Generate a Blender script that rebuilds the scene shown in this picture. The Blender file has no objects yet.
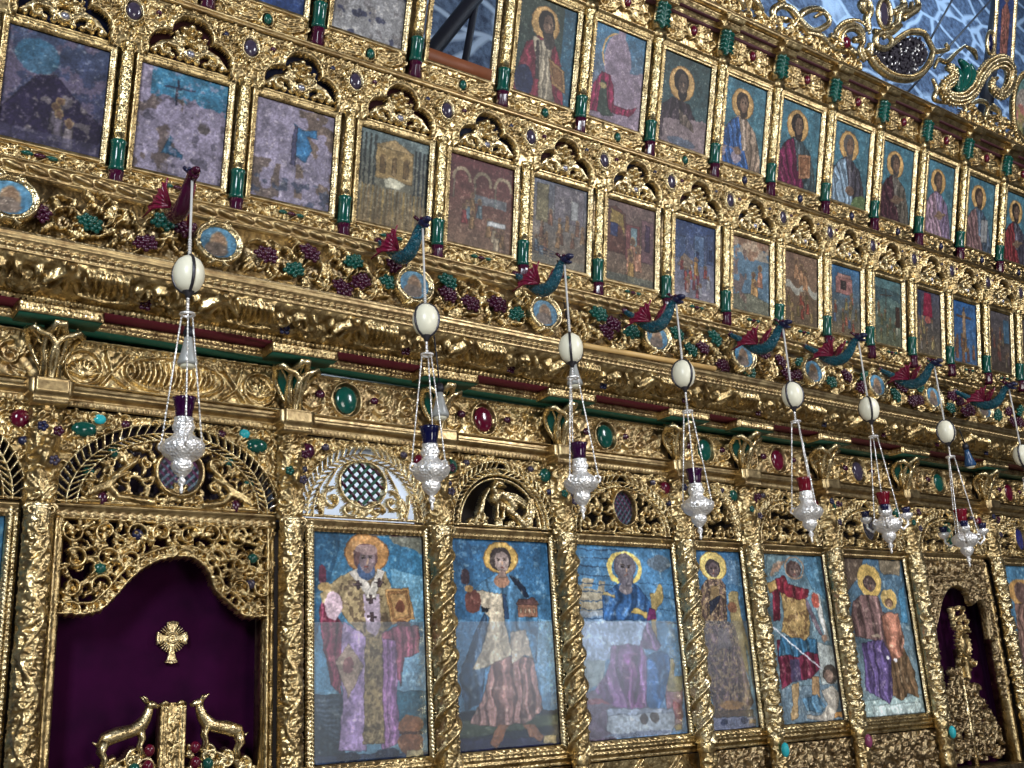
import bpy, math, random
import numpy as np
from mathutils import Vector, Matrix, Quaternion

# ------------------------------------------------------------------ camera
CZ = 1.65; FPX = 1061.93
def cam_axes():
    y, p, r = [math.radians(a) for a in (36.32098667, 16.74409492, -3.29293018)]
    f = np.array([math.sin(y)*math.cos(p), math.cos(y)*math.cos(p), math.sin(p)])
    x = np.array([math.cos(y), -math.sin(y), 0.0]); u = np.cross(x, f)
    return x*math.cos(r)+u*math.sin(r), -x*math.sin(r)+u*math.cos(r), f
CX, CU, CF = cam_axes()
C = bpy.context.scene.collection
scene = bpy.context.scene
cam = bpy.data.cameras.new('camera'); cam.sensor_width = 36; cam.lens = FPX/1024*36
cam.clip_start = .05; cam.clip_end = 200
co = bpy.data.objects.new('camera', cam); C.objects.link(co)
co.matrix_world = Matrix(((CX[0], CU[0], -CF[0], 0), (CX[1], CU[1], -CF[1], 0), (CX[2], CU[2], -CF[2], CZ), (0, 0, 0, 1)))
scene.camera = co
scene.view_settings.view_transform = 'Standard'; scene.view_settings.look = 'None'
scene.view_settings.gamma = 1; scene.view_settings.use_curve_mapping = False
scene.view_settings.exposure = 0.08

# ------------------------------------------------------------------ world and lights
world = bpy.data.worlds.new('church_interior'); scene.world = world; world.use_nodes = True
wn = world.node_tree; wn.nodes.clear()
wo = wn.nodes.new('ShaderNodeOutputWorld'); wb = wn.nodes.new('ShaderNodeBackground')
tc = wn.nodes.new('ShaderNodeTexCoord'); ns = wn.nodes.new('ShaderNodeTexNoise'); rp = wn.nodes.new('ShaderNodeValToRGB')
ns.inputs['Scale'].default_value = 2.2; ns.inputs['Detail'].default_value = 2
wn.links.new(tc.outputs['Generated'], ns.inputs['Vector']); wn.links.new(ns.outputs['Fac'], rp.inputs['Fac'])
rp.color_ramp.elements[0].position = .47; rp.color_ramp.elements[0].color = (.012, .012, .015, 1)
rp.color_ramp.elements[1].position = .68; rp.color_ramp.elements[1].color = (.62, .66, .74, 1)
wn.links.new(rp.outputs['Color'], wb.inputs['Color']); wb.inputs['Strength'].default_value = .36
wn.links.new(wb.outputs[0], wo.inputs['Surface'])

def area(name, loc, target, w, h, power, col):
    l = bpy.data.lights.new(name, 'AREA'); l.shape = 'RECTANGLE'; l.size = w; l.size_y = h
    l.energy = power; l.color = col
    o = bpy.data.objects.new(name, l); C.objects.link(o); o.location = loc
    d = Vector(target)-Vector(loc); o.rotation_euler = d.to_track_quat('-Z', 'Y').to_euler()
    return o
area('nave_window_light', (-3.5, -2.0, 6.5), (4, 6, 3.5), 1.4, 3.2, 700, (.86, .93, 1))
area('aisle_window_light', (9.5, -2.5, 7.5), (7, 6, 4), 1.4, 3.0, 520, (.95, .96, 1))
area('west_door_light', (3.5, -6, 2.6), (4.5, 6, 3.5), 2.4, 3.4, 330, (1, .96, .88))
area('apse_window_light', (15.5, 5.6, 14.5), (15.5, 9.2, 12), 9, 1.6, 480, (.62, .80, 1))
area('side_window_light', (11.6, -2.0, 2.45), (5, 6, 2), 2.2, 1.5, 15, (.9, .95, 1))
area('sanctuary_window_light', (3.1, 8.4, 3.9), (3.1, 6, 3.05), 1.4, 1.0, 95, (.82, .9, 1))

# ------------------------------------------------------------------ helpers: pixels of the photo -> points on planes
def ray(px, py):
    return CX*(px-512)/FPX - CU*(py-384)/FPX + CF
def at(px, py, Y):
    d = ray(px, py); d = d/d[1]*Y
    return float(d[0]), float(d[2]+CZ)
A_M = math.radians(9.31); A_T = math.radians(15.04)
PM = (5.55, 4.68, A_M); PT = (5.40, 5.946, A_T); PL = (6.0, 1.374, 0.0)
def hit(px, py, P, t=0.0):
    d = ray(px, py); Y0, z0, a = P
    n = np.array([0, math.cos(a), math.sin(a)]); e = np.array([0, -math.sin(a), math.cos(a)])
    O = np.array([0, Y0, z0-CZ])-n*t
    Q = d*((n@O)/(n@d))
    return float(Q[0]), float((Q-O)@e)
SL = 0.011
def zs(x): return -SL*(x-3.0)

# ------------------------------------------------------------------ materials
def srgb(c):
    return tuple((v/255/12.92 if v/255 <= .04045 else ((v/255+.055)/1.055)**2.4) for v in c)
MAT = {}
def new_mat(name):
    m = bpy.data.materials.new(name); m.use_nodes = True; MAT[name] = m
    return m, m.node_tree, m.node_tree.nodes['Principled BSDF']
def gold(name, c1, c2, rough=.3, scale=38, bump=.5, chisel=.6, cs=42):
    m, t, b = new_mat(name)
    N = t.nodes.new; L = t.links.new
    tc = N('ShaderNodeTexCoord')
    n1 = N('ShaderNodeTexNoise'); n1.inputs['Scale'].default_value = 13; n1.inputs['Detail'].default_value = 6; n1.inputs['Roughness'].default_value = .65
    r1 = N('ShaderNodeValToRGB')
    r1.color_ramp.elements[0].position = .38; r1.color_ramp.elements[0].color = (*c2, 1)
    r1.color_ramp.elements[1].position = .60; r1.color_ramp.elements[1].color = (*c1, 1)
    n2 = N('ShaderNodeTexNoise'); n2.inputs['Scale'].default_value = scale; n2.inputs['Detail'].default_value = 4
    v = N('ShaderNodeTexVoronoi'); v.feature = 'SMOOTH_F1'; v.inputs['Scale'].default_value = cs
    bp = N('ShaderNodeBump'); bp.inputs['Strength'].default_value = bump; bp.inputs['Distance'].default_value = .014
    b2 = N('ShaderNodeBump'); b2.inputs['Strength'].default_value = chisel; b2.inputs['Distance'].default_value = .02; b2.invert = True
    mr = N('ShaderNodeMapRange'); mr.inputs['To Min'].default_value = rough-.12; mr.inputs['To Max'].default_value = rough+.22
    L(tc.outputs['Object'], n1.inputs['Vector']); L(tc.outputs['Object'], n2.inputs['Vector']); L(tc.outputs['Object'], v.inputs['Vector'])
    L(n1.outputs['Fac'], r1.inputs['Fac']); L(r1.outputs['Color'], b.inputs['Base Color'])
    L(v.outputs['Distance'], b2.inputs['Height']); L(b2.outputs['Normal'], bp.inputs['Normal'])
    L(n2.outputs['Fac'], bp.inputs['Height']); L(bp.outputs['Normal'], b.inputs['Normal'])
    L(n2.outputs['Fac'], mr.inputs['Value']); L(mr.outputs['Result'], b.inputs['Roughness'])
    b.inputs['Metallic'].default_value = 1.0
    return m
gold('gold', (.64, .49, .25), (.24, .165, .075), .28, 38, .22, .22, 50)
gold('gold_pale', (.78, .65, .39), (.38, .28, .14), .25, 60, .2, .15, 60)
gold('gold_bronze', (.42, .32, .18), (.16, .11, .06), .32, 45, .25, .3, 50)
gold('gold_rail', (.49, .37, .19), (.25, .17, .085), .34, 24, .2, .08, 30)
gold('gold_hammered', (.82, .68, .38), (.40, .29, .13), .24, 75, .35, .5, 55)
def lacquer(name, col, rough=.2, var=.35, scale=20, metal=0., bump=.1, dist=.01):
    m, t, b = new_mat(name)
    tc = t.nodes.new('ShaderNodeTexCoord')
    n = t.nodes.new('ShaderNodeTexNoise'); n.inputs['Scale'].default_value = scale; n.inputs['Detail'].default_value = 4
    mx = t.nodes.new('ShaderNodeMix'); mx.data_type = 'RGBA'
    mx.inputs['A'].default_value = (*[v*(1-var) for v in col], 1); mx.inputs['B'].default_value = (*[min(1, v*(1+var)) for v in col], 1)
    bp = t.nodes.new('ShaderNodeBump'); bp.inputs['Strength'].default_value = bump; bp.inputs['Distance'].default_value = dist
    L = t.links.new
    L(tc.outputs['Object'], n.inputs['Vector']); L(n.outputs['Fac'], mx.inputs['Factor']); L(mx.outputs['Result'], b.inputs['Base Color'])
    L(n.outputs['Fac'], bp.inputs['Height']); L(bp.outputs['Normal'], b.inputs['Normal'])
    b.inputs['Roughness'].default_value = rough; b.inputs['Metallic'].default_value = metal
    return m
lacquer('green', srgb((12, 72, 62)), .14)
lacquer('green_matt', srgb((16, 74, 56)), .5)
lacquer('purple', srgb((58, 10, 38)), .16)
lacquer('maroon_matt', srgb((84, 12, 28)), .55)
lacquer('ruby', srgb((84, 8, 34)), .12)
lacquer('crimson_wing', srgb((112, 20, 52)), .2, .6, 40, 0, .5)
lacquer('dragon_teal', srgb((16, 82, 100)), .16, .8, 55, 0, 1.0, .03)
lacquer('navy', srgb((18, 22, 58)), .3)
lacquer('turquoise', srgb((40, 165, 175)), .12)
lacquer('pink_stone', srgb((130, 60, 95)), .15)
lacquer('slate_stone', srgb((58, 50, 66)), .12, .5, 40)
lacquer('silver_stone', srgb((150, 150, 165)), .15, .3, 30, .6)
lacquer('recess_dark', srgb((22, 14, 30)), .7)
lacquer('recess_maroon', srgb((58, 8, 22)), .7)
lacquer('recess_blue', srgb((14, 24, 62)), .6)
lacquer('wood_batten', srgb((206, 168, 106)), .5, .2, 8)
lacquer('wood_brown', srgb((116, 62, 32)), .6, .3, 8)
lacquer('iron_dark', srgb((16, 18, 30)), .5)
lacquer('cord', srgb((190, 188, 185)), .5, .1, 60)
lacquer('egg', srgb((232, 228, 206)), .32, .06, 12, 0, .05)
lacquer('strap', srgb((70, 68, 74)), .35, .4, 30, .7)
lacquer('glass_purple', srgb((44, 8, 46)), .05, .2)
lacquer('glass_navy', srgb((14, 16, 54)), .05, .2)
lacquer('glass_red', srgb((104, 10, 30)), .05, .2)
lacquer('bulb_grey', srgb((150, 152, 150)), .3, .2)
lacquer('bulb_blue', srgb((34, 70, 110)), .25, .2)
lacquer('floor_stone', srgb((120, 112, 100)), .35, .2, 3)
lacquer('plaster', srgb((190, 196, 214)), .8, .15, 6)
def backlit_sheet_mat():  # for an added sheet, lit from behind to brighten the lattice openings
    m = bpy.data.materials.new('backlit_sheet'); m.use_nodes = True; MAT['backlit_sheet'] = m; t = m.node_tree; t.nodes.clear()
    o = t.nodes.new('ShaderNodeOutputMaterial'); mx = t.nodes.new('ShaderNodeMixShader'); a = t.nodes.new('ShaderNodeBsdfTranslucent'); b = t.nodes.new('ShaderNodeBsdfDiffuse')
    a.inputs['Color'].default_value = (.85, .9, .98, 1); b.inputs['Color'].default_value = (.85, .88, .92, 1); mx.inputs['Fac'].default_value = .6
    t.links.new(b.outputs[0], mx.inputs[1]); t.links.new(a.outputs[0], mx.inputs[2]); t.links.new(mx.outputs[0], o.inputs['Surface'])
backlit_sheet_mat()
lacquer('timber_dark', srgb((40, 28, 20)), .7)
def silver(name):
    m, t, b = new_mat(name)
    tc = t.nodes.new('ShaderNodeTexCoord'); v = t.nodes.new('ShaderNodeTexVoronoi'); v.inputs['Scale'].default_value = 70
    bp = t.nodes.new('ShaderNodeBump'); bp.inputs['Strength'].default_value = .7; bp.inputs['Distance'].default_value = .009
    L = t.links.new
    L(tc.outputs['Object'], v.inputs['Vector']); L(v.outputs['Distance'], bp.inputs['Height']); L(bp.outputs['Normal'], b.inputs['Normal'])
    b.inputs['Base Color'].default_value = (.93, .91, .90, 1); b.inputs['Metallic'].default_value = .7; b.inputs['Roughness'].default_value = .32
silver('silver')
def velvet():
    m, t, b = new_mat('velvet')
    tc = t.nodes.new('ShaderNodeTexCoord'); n = t.nodes.new('ShaderNodeTexNoise'); n.inputs['Scale'].default_value = 5
    mx = t.nodes.new('ShaderNodeMix'); mx.data_type = 'RGBA'
    mx.inputs['A'].default_value = (*srgb((20, 1, 22)), 1); mx.inputs['B'].default_value = (*srgb((56, 4, 48)), 1)
    t.links.new(tc.outputs['Object'], n.inputs['Vector']); t.links.new(n.outputs['Fac'], mx.inputs['Factor']); t.links.new(mx.outputs['Result'], b.inputs['Base Color'])
    b.inputs['Roughness'].default_value = .9; b.inputs['Sheen Weight'].default_value = .06; b.inputs['Sheen Tint'].default_value = (.5, .1, .5, 1)
    b.inputs['Specular IOR Level'].default_value = .1
velvet()
def stone_wall():
    m, t, b = new_mat('stone_wall')
    tc = t.nodes.new('ShaderNodeTexCoord'); mp = t.nodes.new('ShaderNodeMapping'); mp.inputs['Scale'].default_value = (1.6, 1.6, 2.4)
    n0 = t.nodes.new('ShaderNodeTexNoise'); n0.inputs['Scale'].default_value = 1.6
    ad = t.nodes.new('ShaderNodeMixRGB'); ad.inputs['Fac'].default_value = .28
    v = t.nodes.new('ShaderNodeTexVoronoi'); v.feature = 'DISTANCE_TO_EDGE'; v.inputs['Scale'].default_value = 1.0
    vc = t.nodes.new('ShaderNodeTexVoronoi'); vc.inputs['Scale'].default_value = 1.0
    r = t.nodes.new('ShaderNodeValToRGB'); r.color_ramp.elements[0].position = .03; r.color_ramp.elements[0].color = (0, 0, 0, 1)
    r.color_ramp.elements[1].position = .09; r.color_ramp.elements[1].color = (1, 1, 1, 1)
    n = t.nodes.new('ShaderNodeTexNoise'); n.inputs['Scale'].default_value = 9; n.inputs['Detail'].default_value = 8; n.inputs['Roughness'].default_value = .7
    r2 = t.nodes.new('ShaderNodeValToRGB'); r2.color_ramp.elements[0].position = .38; r2.color_ramp.elements[0].color = (*srgb((40, 54, 80)), 1)
    r2.color_ramp.elements[1].position = .66; r2.color_ramp.elements[1].color = (*srgb((104, 126, 156)), 1)
    mx = t.nodes.new('ShaderNodeMixRGB'); mx.inputs['Color1'].default_value = (*srgb((168, 188, 212)), 1)
    bp = t.nodes.new('ShaderNodeBump'); bp.inputs['Distance'].default_value = .06
    L = t.links.new
    L(tc.outputs['Object'], n0.inputs['Vector']); L(tc.outputs['Object'], mp.inputs['Vector']); L(mp.outputs[0], ad.inputs['Color1']); L(n0.outputs['Color'], ad.inputs['Color2'])
    L(ad.outputs[0], v.inputs['Vector']); L(v.outputs['Distance'], r.inputs['Fac']); L(tc.outputs['Object'], n.inputs['Vector']); L(n.outputs['Fac'], r2.inputs['Fac'])
    L(r.outputs['Color'], mx.inputs['Fac']); L(r2.outputs['Color'], mx.inputs['Color2']); L(mx.outputs[0], b.inputs['Base Color'])
    L(n.outputs['Fac'], bp.inputs['Height']); L(bp.outputs['Normal'], b.inputs['Normal']); b.inputs['Roughness'].default_value = .7
stone_wall()
def painted():
    m, t, b = new_mat('painting')
    a = t.nodes.new('ShaderNodeAttribute'); a.attribute_name = 'paint'
    tc = t.nodes.new('ShaderNodeTexCoord'); n = t.nodes.new('ShaderNodeTexNoise'); n.inputs['Scale'].default_value = 60; n.inputs['Detail'].default_value = 4
    bp = t.nodes.new('ShaderNodeBump'); bp.inputs['Strength'].default_value = .3; bp.inputs['Distance'].default_value = .004
    L = t.links.new
    L(a.outputs['Color'], b.inputs['Base Color']); L(tc.outputs['Object'], n.inputs['Vector']); L(n.outputs['Fac'], bp.inputs['Height']); L(bp.outputs['Normal'], b.inputs['Normal'])
    b.inputs['Roughness'].default_value = .5; b.inputs['Specular IOR Level'].default_value = .22
painted()
def glass():
    m = bpy.data.materials.new('glass_pane'); m.use_nodes = True; MAT['glass_pane'] = m; t = m.node_tree; t.nodes.clear()
    o = t.nodes.new('ShaderNodeOutputMaterial'); mx = t.nodes.new('ShaderNodeMixShader'); tr = t.nodes.new('ShaderNodeBsdfTransparent')
    g = t.nodes.new('ShaderNodeBsdfGlossy'); g.inputs['Roughness'].default_value = .26; g.inputs['Color'].default_value = (.85, .92, 1, 1)
    mx.inputs['Fac'].default_value = .19
    t.links.new(tr.outputs[0], mx.inputs[1]); t.links.new(g.outputs[0], mx.inputs[2]); t.links.new(mx.outputs[0], o.inputs['Surface'])
glass()

# ------------------------------------------------------------------ object helpers
def tagit(o, label=None, cat=None, group=None, kind=None):
    if label: o['label'] = label
    if cat: o['category'] = cat
    if group: o['group'] = group
    if kind: o['kind'] = kind
    return o
def empty(name, loc, label, cat, group=None, rot=(0, 0, 0)):
    o = bpy.data.objects.new(name, None); C.objects.link(o); o.location = loc; o.rotation_euler = rot
    o.empty_display_size = .1
    return tagit(o, label, cat, group)
class MB:
    def __init__(s): s.v = []; s.f = []; s.n = 0; s.col = []
    def add(s, V, F):
        V = np.asarray(V, float).reshape(-1, 3)
        s.v.append(V)
        for f in F: s.f.append(np.asarray(f, np.int64)+s.n)
        s.n += len(V)
        return s
    def addq(s, V, Q):
        V = np.asarray(V, float).reshape(-1, 3); s.v.append(V); s.f.append(np.asarray(Q, np.int64)+s.n); s.n += len(V); return s
    def grid(s, P, keep=None, wrap=False):
        a, b = P.shape[:2]
        I = np.arange(a*b).reshape(a, b)
        if wrap: I = np.concatenate([I, I[:, :1]], 1)
        Q = np.stack([I[:-1, :-1], I[:-1, 1:], I[1:, 1:], I[1:, :-1]], -1)
        if keep is not None: Q = Q[keep]
        return s.addq(P.reshape(-1, 3), Q.reshape(-1, 4))
    def box(s, x0, x1, y0, y1, z0, z1):
        V = [(x, y, z) for x in (x0, x1) for y in (y0, y1) for z in (z0, z1)]
        return s.addq(V, [(0, 1, 3, 2), (4, 6, 7, 5), (0, 4, 5, 1), (2, 3, 7, 6), (0, 2, 6, 4), (1, 5, 7, 3)])
    def tube(s, pts, r, n=8, flat=1.0):
        pts = np.asarray(pts, float); k = len(pts)
        r = np.full(k, r, float) if np.isscalar(r) else np.interp(np.linspace(0, 1, k), np.linspace(0, 1, len(r)), r)
        T = np.gradient(pts, axis=0); T /= np.linalg.norm(T, axis=1)[:, None]+1e-12
        ref = np.array([0, -1., 0]) if abs(T[:, 1]).max() < .9 else np.array([0, 0, 1.])
        if abs(T@ref).max() > .98: ref = np.array([1., 0, 0])
        A = np.cross(T, ref); A /= np.linalg.norm(A, axis=1)[:, None]+1e-12; B = np.cross(A, T)
        th = np.linspace(0, 2*math.pi, n, endpoint=False)
        P = pts[:, None]+r[:, None, None]*(A[:, None]*np.cos(th)[None, :, None]+flat*B[:, None]*np.sin(th)[None, :, None])
        P = np.concatenate([np.repeat(pts[:1, None], n, 1), P, np.repeat(pts[-1:, None], n, 1)])
        return s.grid(P, wrap=True)
    def lathe(s, prof, c=(0, 0, 0), n=20, half=False, mod=None):
        prof = np.asarray(prof, float)
        th = np.linspace(0, 2*math.pi, n, endpoint=False) if not half else np.linspace(math.pi, 2*math.pi, n)
        R = prof[:, 0][:, None]*np.ones(n)[None]
        if mod is not None: R = R*mod(th[None], prof[:, 1][:, None])
        P = np.stack([c[0]+R*np.cos(th), c[1]+R*np.sin(th), c[2]+prof[:, 1][:, None]*np.ones(n)[None]], -1)
        return s.grid(P, wrap=not half)
    def ell(s, c, r, n=10, m=7):
        ph = np.linspace(-math.pi/2, math.pi/2, m); th = np.linspace(0, 2*math.pi, n, endpoint=False)
        P = np.stack([c[0]+r[0]*np.cos(ph)[:, None]*np.cos(th), c[1]+r[1]*np.cos(ph)[:, None]*np.sin(th), c[2]+r[2]*np.sin(ph)[:, None]*np.ones(n)[None]], -1)
        return s.grid(P, wrap=True)
    def build(s, name, mat, parent=None, smooth=True, colors=None):
        V = np.concatenate(s.v); me = bpy.data.meshes.new(name)
        fl = []; tot = []
        for f in s.f:
            f = np.asarray(f)
            if f.ndim == 2: fl.append(f.reshape(-1)); tot.append(np.full(len(f), f.shape[1]))
            else: fl.append(f); tot.append(np.array([len(f)]))
        L = np.concatenate(fl).astype(np.int32); T = np.concatenate(tot).astype(np.int32)
        me.vertices.add(len(V)); me.vertices.foreach_set('co', V.astype(np.float32).ravel())
        me.loops.add(len(L)); me.loops.foreach_set('vertex_index', L)
        me.polygons.add(len(T)); me.polygons.foreach_set('loop_start', np.concatenate([[0], np.cumsum(T)[:-1]]).astype(np.int32))
        try: me.polygons.foreach_set('loop_total', T)
        except Exception: pass
        me.update(calc_edges=True); me.validate()
        me.polygons.foreach_set('use_smooth', np.full(len(me.polygons), smooth))
        if colors is not None:
            ca = me.color_attributes.new('paint', 'FLOAT_COLOR', 'POINT')
            cc = np.concatenate([colors.reshape(-1, 3), np.ones((len(V), 1))], 1)
            ca.data.foreach_set('color', cc.astype(np.float32).ravel())
        me.materials.append(MAT[mat] if isinstance(mat, str) else mat)
        o = bpy.data.objects.new(name, me); C.objects.link(o)
        if parent: o.parent = parent
        return o
def copy_tree(o, parent=None, **kw):
    c = o.copy(); C.objects.link(c)
    if parent: c.parent = parent
    for ch in list(o.children): copy_tree(ch, c)
    return c

# ------------------------------------------------------------------ carved relief canvas
class Rel:
    def __init__(s, x0, x1, z0, z1, res=.006, base=0.0):
        s.x0, s.z0, s.res = x0, z0, res
        s.nx = max(2, int(round((x1-x0)/res))+1); s.nz = max(2, int(round((z1-z0)/res))+1)
        s.xs = np.linspace(x0, x1, s.nx); s.zz = np.linspace(z0, z1, s.nz)
        s.rx = (x1-x0)/(s.nx-1); s.rz = (z1-z0)/(s.nz-1)
        s.x1, s.z1 = x1, z1
        s.H = np.full((s.nz, s.nx), float(base))
        s.X, s.Z = np.meshgrid(s.xs, s.zz)
    def dome(s, x, z, rx, rz, a, b=0.0, p=.5):
        i0 = max(0, int((x-rx-s.x0)/s.rx)); i1 = min(s.nx, int((x+rx-s.x0)/s.rx)+2)
        j0 = max(0, int((z-rz-s.z0)/s.rz)); j1 = min(s.nz, int((z+rz-s.z0)/s.rz)+2)
        if i1 <= i0 or j1 <= j0: return
        d = 1-((s.X[j0:j1, i0:i1]-x)/rx)**2-((s.Z[j0:j1, i0:i1]-z)/rz)**2
        h = np.where(d > 0, b+a*np.power(np.maximum(d, 0), p), -9)
        s.H[j0:j1, i0:i1] = np.maximum(s.H[j0:j1, i0:i1], h)
    def stroke(s, pts, r0, r1, a0, a1=None, b=0.0):
        if a1 is None: a1 = a0
        pts = np.asarray(pts, float); d = np.r_[0, np.cumsum(np.hypot(*np.diff(pts, axis=0).T))]
        L = d[-1]; k = max(2, int(L/max(min(r0, r1)*.6, s.res*.8))+1); t = np.linspace(0, L, k)
        x = np.interp(t, d, pts[:, 0]); z = np.interp(t, d, pts[:, 1])
        for i in range(k):
            q = i/(k-1); s.dome(x[i], z[i], max(r0+(r1-r0)*q, s.res*.9), max(r0+(r1-r0)*q, s.res*.9), a0+(a1-a0)*q, b)
    def spiral(s, cx, cz, R, turns=1.4, a0=0., dr=1, r0=.012, r1=.006, a=.03, eye=True):
        n = int(22*turns)+4; t = np.linspace(0, 1, n); rad = R*(1-.82*t); an = a0+dr*t*turns*2*math.pi
        s.stroke(np.stack([cx+rad*np.cos(an), cz+rad*np.sin(an)], 1), r0, r1, a, a*.8)
        if eye: s.dome(cx, cz, r0*1.1, r0*1.1, a*1.15)
    def leaf(s, x, z, ang, L, W, a=.03, n=4, curl=.5):
        t = np.linspace(0, 1, 9); an = ang+curl*t
        px = x+np.r_[0, np.cumsum(np.cos(an[1:]))*L/8]; pz = z+np.r_[0, np.cumsum(np.sin(an[1:]))*L/8]
        s.stroke(np.stack([px, pz], 1), W*.22, W*.08, a*.8, a)
        for k in range(n):
            q = (k+.6)/n*.9; i = min(8, int(q*8)); w = W*math.sin(math.pi*(.25+.7*q))*.75
            for sd in (-1, 1):
                b = an[i]+sd*.85
                s.stroke([(px[i], pz[i]), (px[i]+w*.6*math.cos(b), pz[i]+w*.6*math.sin(b)), (px[i]+w*math.cos(b-sd*.5), pz[i]+w*math.sin(b-sd*.5))], W*.17, W*.09, a*.7, a)
    def flower(s, x, z, R, n=6, a=.03, ph=0.):
        for k in range(n):
            b = ph+2*math.pi*k/n
            s.dome(x+R*.6*math.cos(b), z+R*.6*math.sin(b), R*.36, R*.36, a*.8)
        s.dome(x, z, R*.3, R*.3, a*1.2)
    def ring(s, cx, cz, rx, rz, r=.01, a=.025, beads=0, b=0.):
        n = max(20, int(2*math.pi*max(rx, rz)/(r*.6)))
        for k in range(n):
            t = 2*math.pi*k/n; s.dome(cx+rx*math.cos(t), cz+rz*math.sin(t), r, r, a, b)
        if beads:
            for k in range(beads):
                t = 2*math.pi*k/beads; q = r*1.9; s.dome(cx+(rx+q)*math.cos(t), cz+(rz+q)*math.sin(t), r*.85, r*.85, a*.8, b)
    def rect(s, x0, x1, z0, z1, h):
        m = (s.X >= x0) & (s.X <= x1) & (s.Z >= z0) & (s.Z <= z1); s.H[m] = np.maximum(s.H[m], h)
    def pmask(s, pts):
        return inpoly(s.X, s.Z, pts)
    def foliage(s, x0, x1, z0, z1, cell, seed=0, a=.03, r=.011, dens=1.0):
        rg = random.Random(seed); nx = max(1, round((x1-x0)/cell)); nz = max(1, round((z1-z0)/cell)); d = 1
        for j in range(nz):
            for i in range(nx):
                cx = x0+(i+.5)*(x1-x0)/nx+rg.uniform(-.08, .08)*cell; cz = z0+(j+.5)*(z1-z0)/nz+rg.uniform(-.08, .08)*cell
                d = 1 if (i+j) % 2 else -1; a0 = rg.uniform(0, 6.28)
                R = cell*rg.uniform(.36, .46)
                s.spiral(cx, cz, R, rg.uniform(1.1, 1.6), a0, d, r, r*.6, a)
                s.leaf(cx, cz, a0, R*1.0, cell*.22, a*1.05, 3, .3)
                for q in range(3):
                    b = a0+q*2.1+rg.uniform(-.3, .3)
                    if rg.random() < dens: s.leaf(cx+R*.75*math.cos(b), cz+R*.75*math.sin(b), b+d*.9, cell*.46, cell*.26, a*.95, 3, -d*.8)
    def vine(s, x0, x1, z0, z1, P, seed=0, a=.03, r=.012, alt=True):
        """running scroll with a spiral in every half wave"""
        rg = random.Random(seed); h = z1-z0; zm = (z0+z1)/2; x = np.arange(x0, x1, .012)
        s.stroke(np.stack([x, zm+h*.3*np.sin(2*math.pi*(x-x0)/P)], 1), r, r, a)
        k = 0; out = []
        xx = x0+P/4
        while xx < x1-P*.2:
            up = 1 if k % 2 == 0 else -1
            cz = zm-up*h*.06
            s.spiral(xx, cz, h*.33, 1.3, math.pi/2*up, -up, r*.9, r*.5, a*.95, False)
            for b in range(5):
                an = 2*math.pi*b/5+k; s.leaf(xx+h*.3*math.cos(an), cz+h*.3*math.sin(an), an+up*.9, h*.26, h*.13, a*.95, 3, up*.7)
            out.append((xx, cz)); xx += P/2; k += 1
        return out
    def smooth(s, n=1):
        for _ in range(n):
            p = np.pad(s.H, 1, mode='edge'); s.H = (p[1:-1, 1:-1]*4+p[:-2, 1:-1]+p[2:, 1:-1]+p[1:-1, :-2]+p[1:-1, 2:])/8
    def mesh(s, mb, f, thr=None, edge=0.0):
        keep = None
        H = s.H
        if thr is not None:
            m = H > thr
            keep = (m[:-1, :-1].astype(int)+m[1:, :-1]+m[:-1, 1:]+m[1:, 1:]) >= 2
        H = np.maximum(H, -.012) if thr is not None else H
        mb.grid(f(s.X, s.Z, H), keep)
        return mb
def inpoly(X, Z, pts):
    pts = list(pts); ins = np.zeros(X.shape, bool); j = len(pts)-1
    for i in range(len(pts)):
        xi, zi = pts[i]; xj, zj = pts[j]
        if zi != zj:
            c = ((zi > Z) != (zj > Z)) & (X < (xj-xi)*(Z-zi)/(zj-zi)+xi); ins ^= c
        j = i
    return ins
def flat_map(y0=0.0):
    return lambda X, Z, H: np.stack([X, y0-H, Z], -1)
def cyl_map(cx, cy, R):
    """X is arc length, 0 = front"""
    def f(X, Z, H):
        t = X/R; r = R+H
        return np.stack([cx+r*np.sin(t), cy-r*np.cos(t), Z+0*X], -1)
    return f
def prof_map(P):
    """Z is arc length along an open (y,z) profile; H along its normal"""
    P = np.asarray(P, float); d = np.r_[0, np.cumsum(np.hypot(*np.diff(P, axis=0).T))]
    tt = np.linspace(0, d[-1], 60); y = np.interp(tt, d, P[:, 0]); z = np.interp(tt, d, P[:, 1])
    ty = np.gradient(y, tt); tz = np.gradient(z, tt)
    k = np.ones(7)/7
    ty = np.convolve(np.pad(ty, 3, mode='edge'), k, 'valid'); tz = np.convolve(np.pad(tz, 3, mode='edge'), k, 'valid')
    def f(X, V, H):
        yy = np.interp(V, tt, y); z2 = np.interp(V, tt, z); a = np.interp(V, tt, ty); b = np.interp(V, tt, tz)
        l = np.hypot(a, b)+1e-9
        return np.stack([X, yy-H*b/l, z2+H*a/l], -1)
    return f, d[-1]
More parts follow.
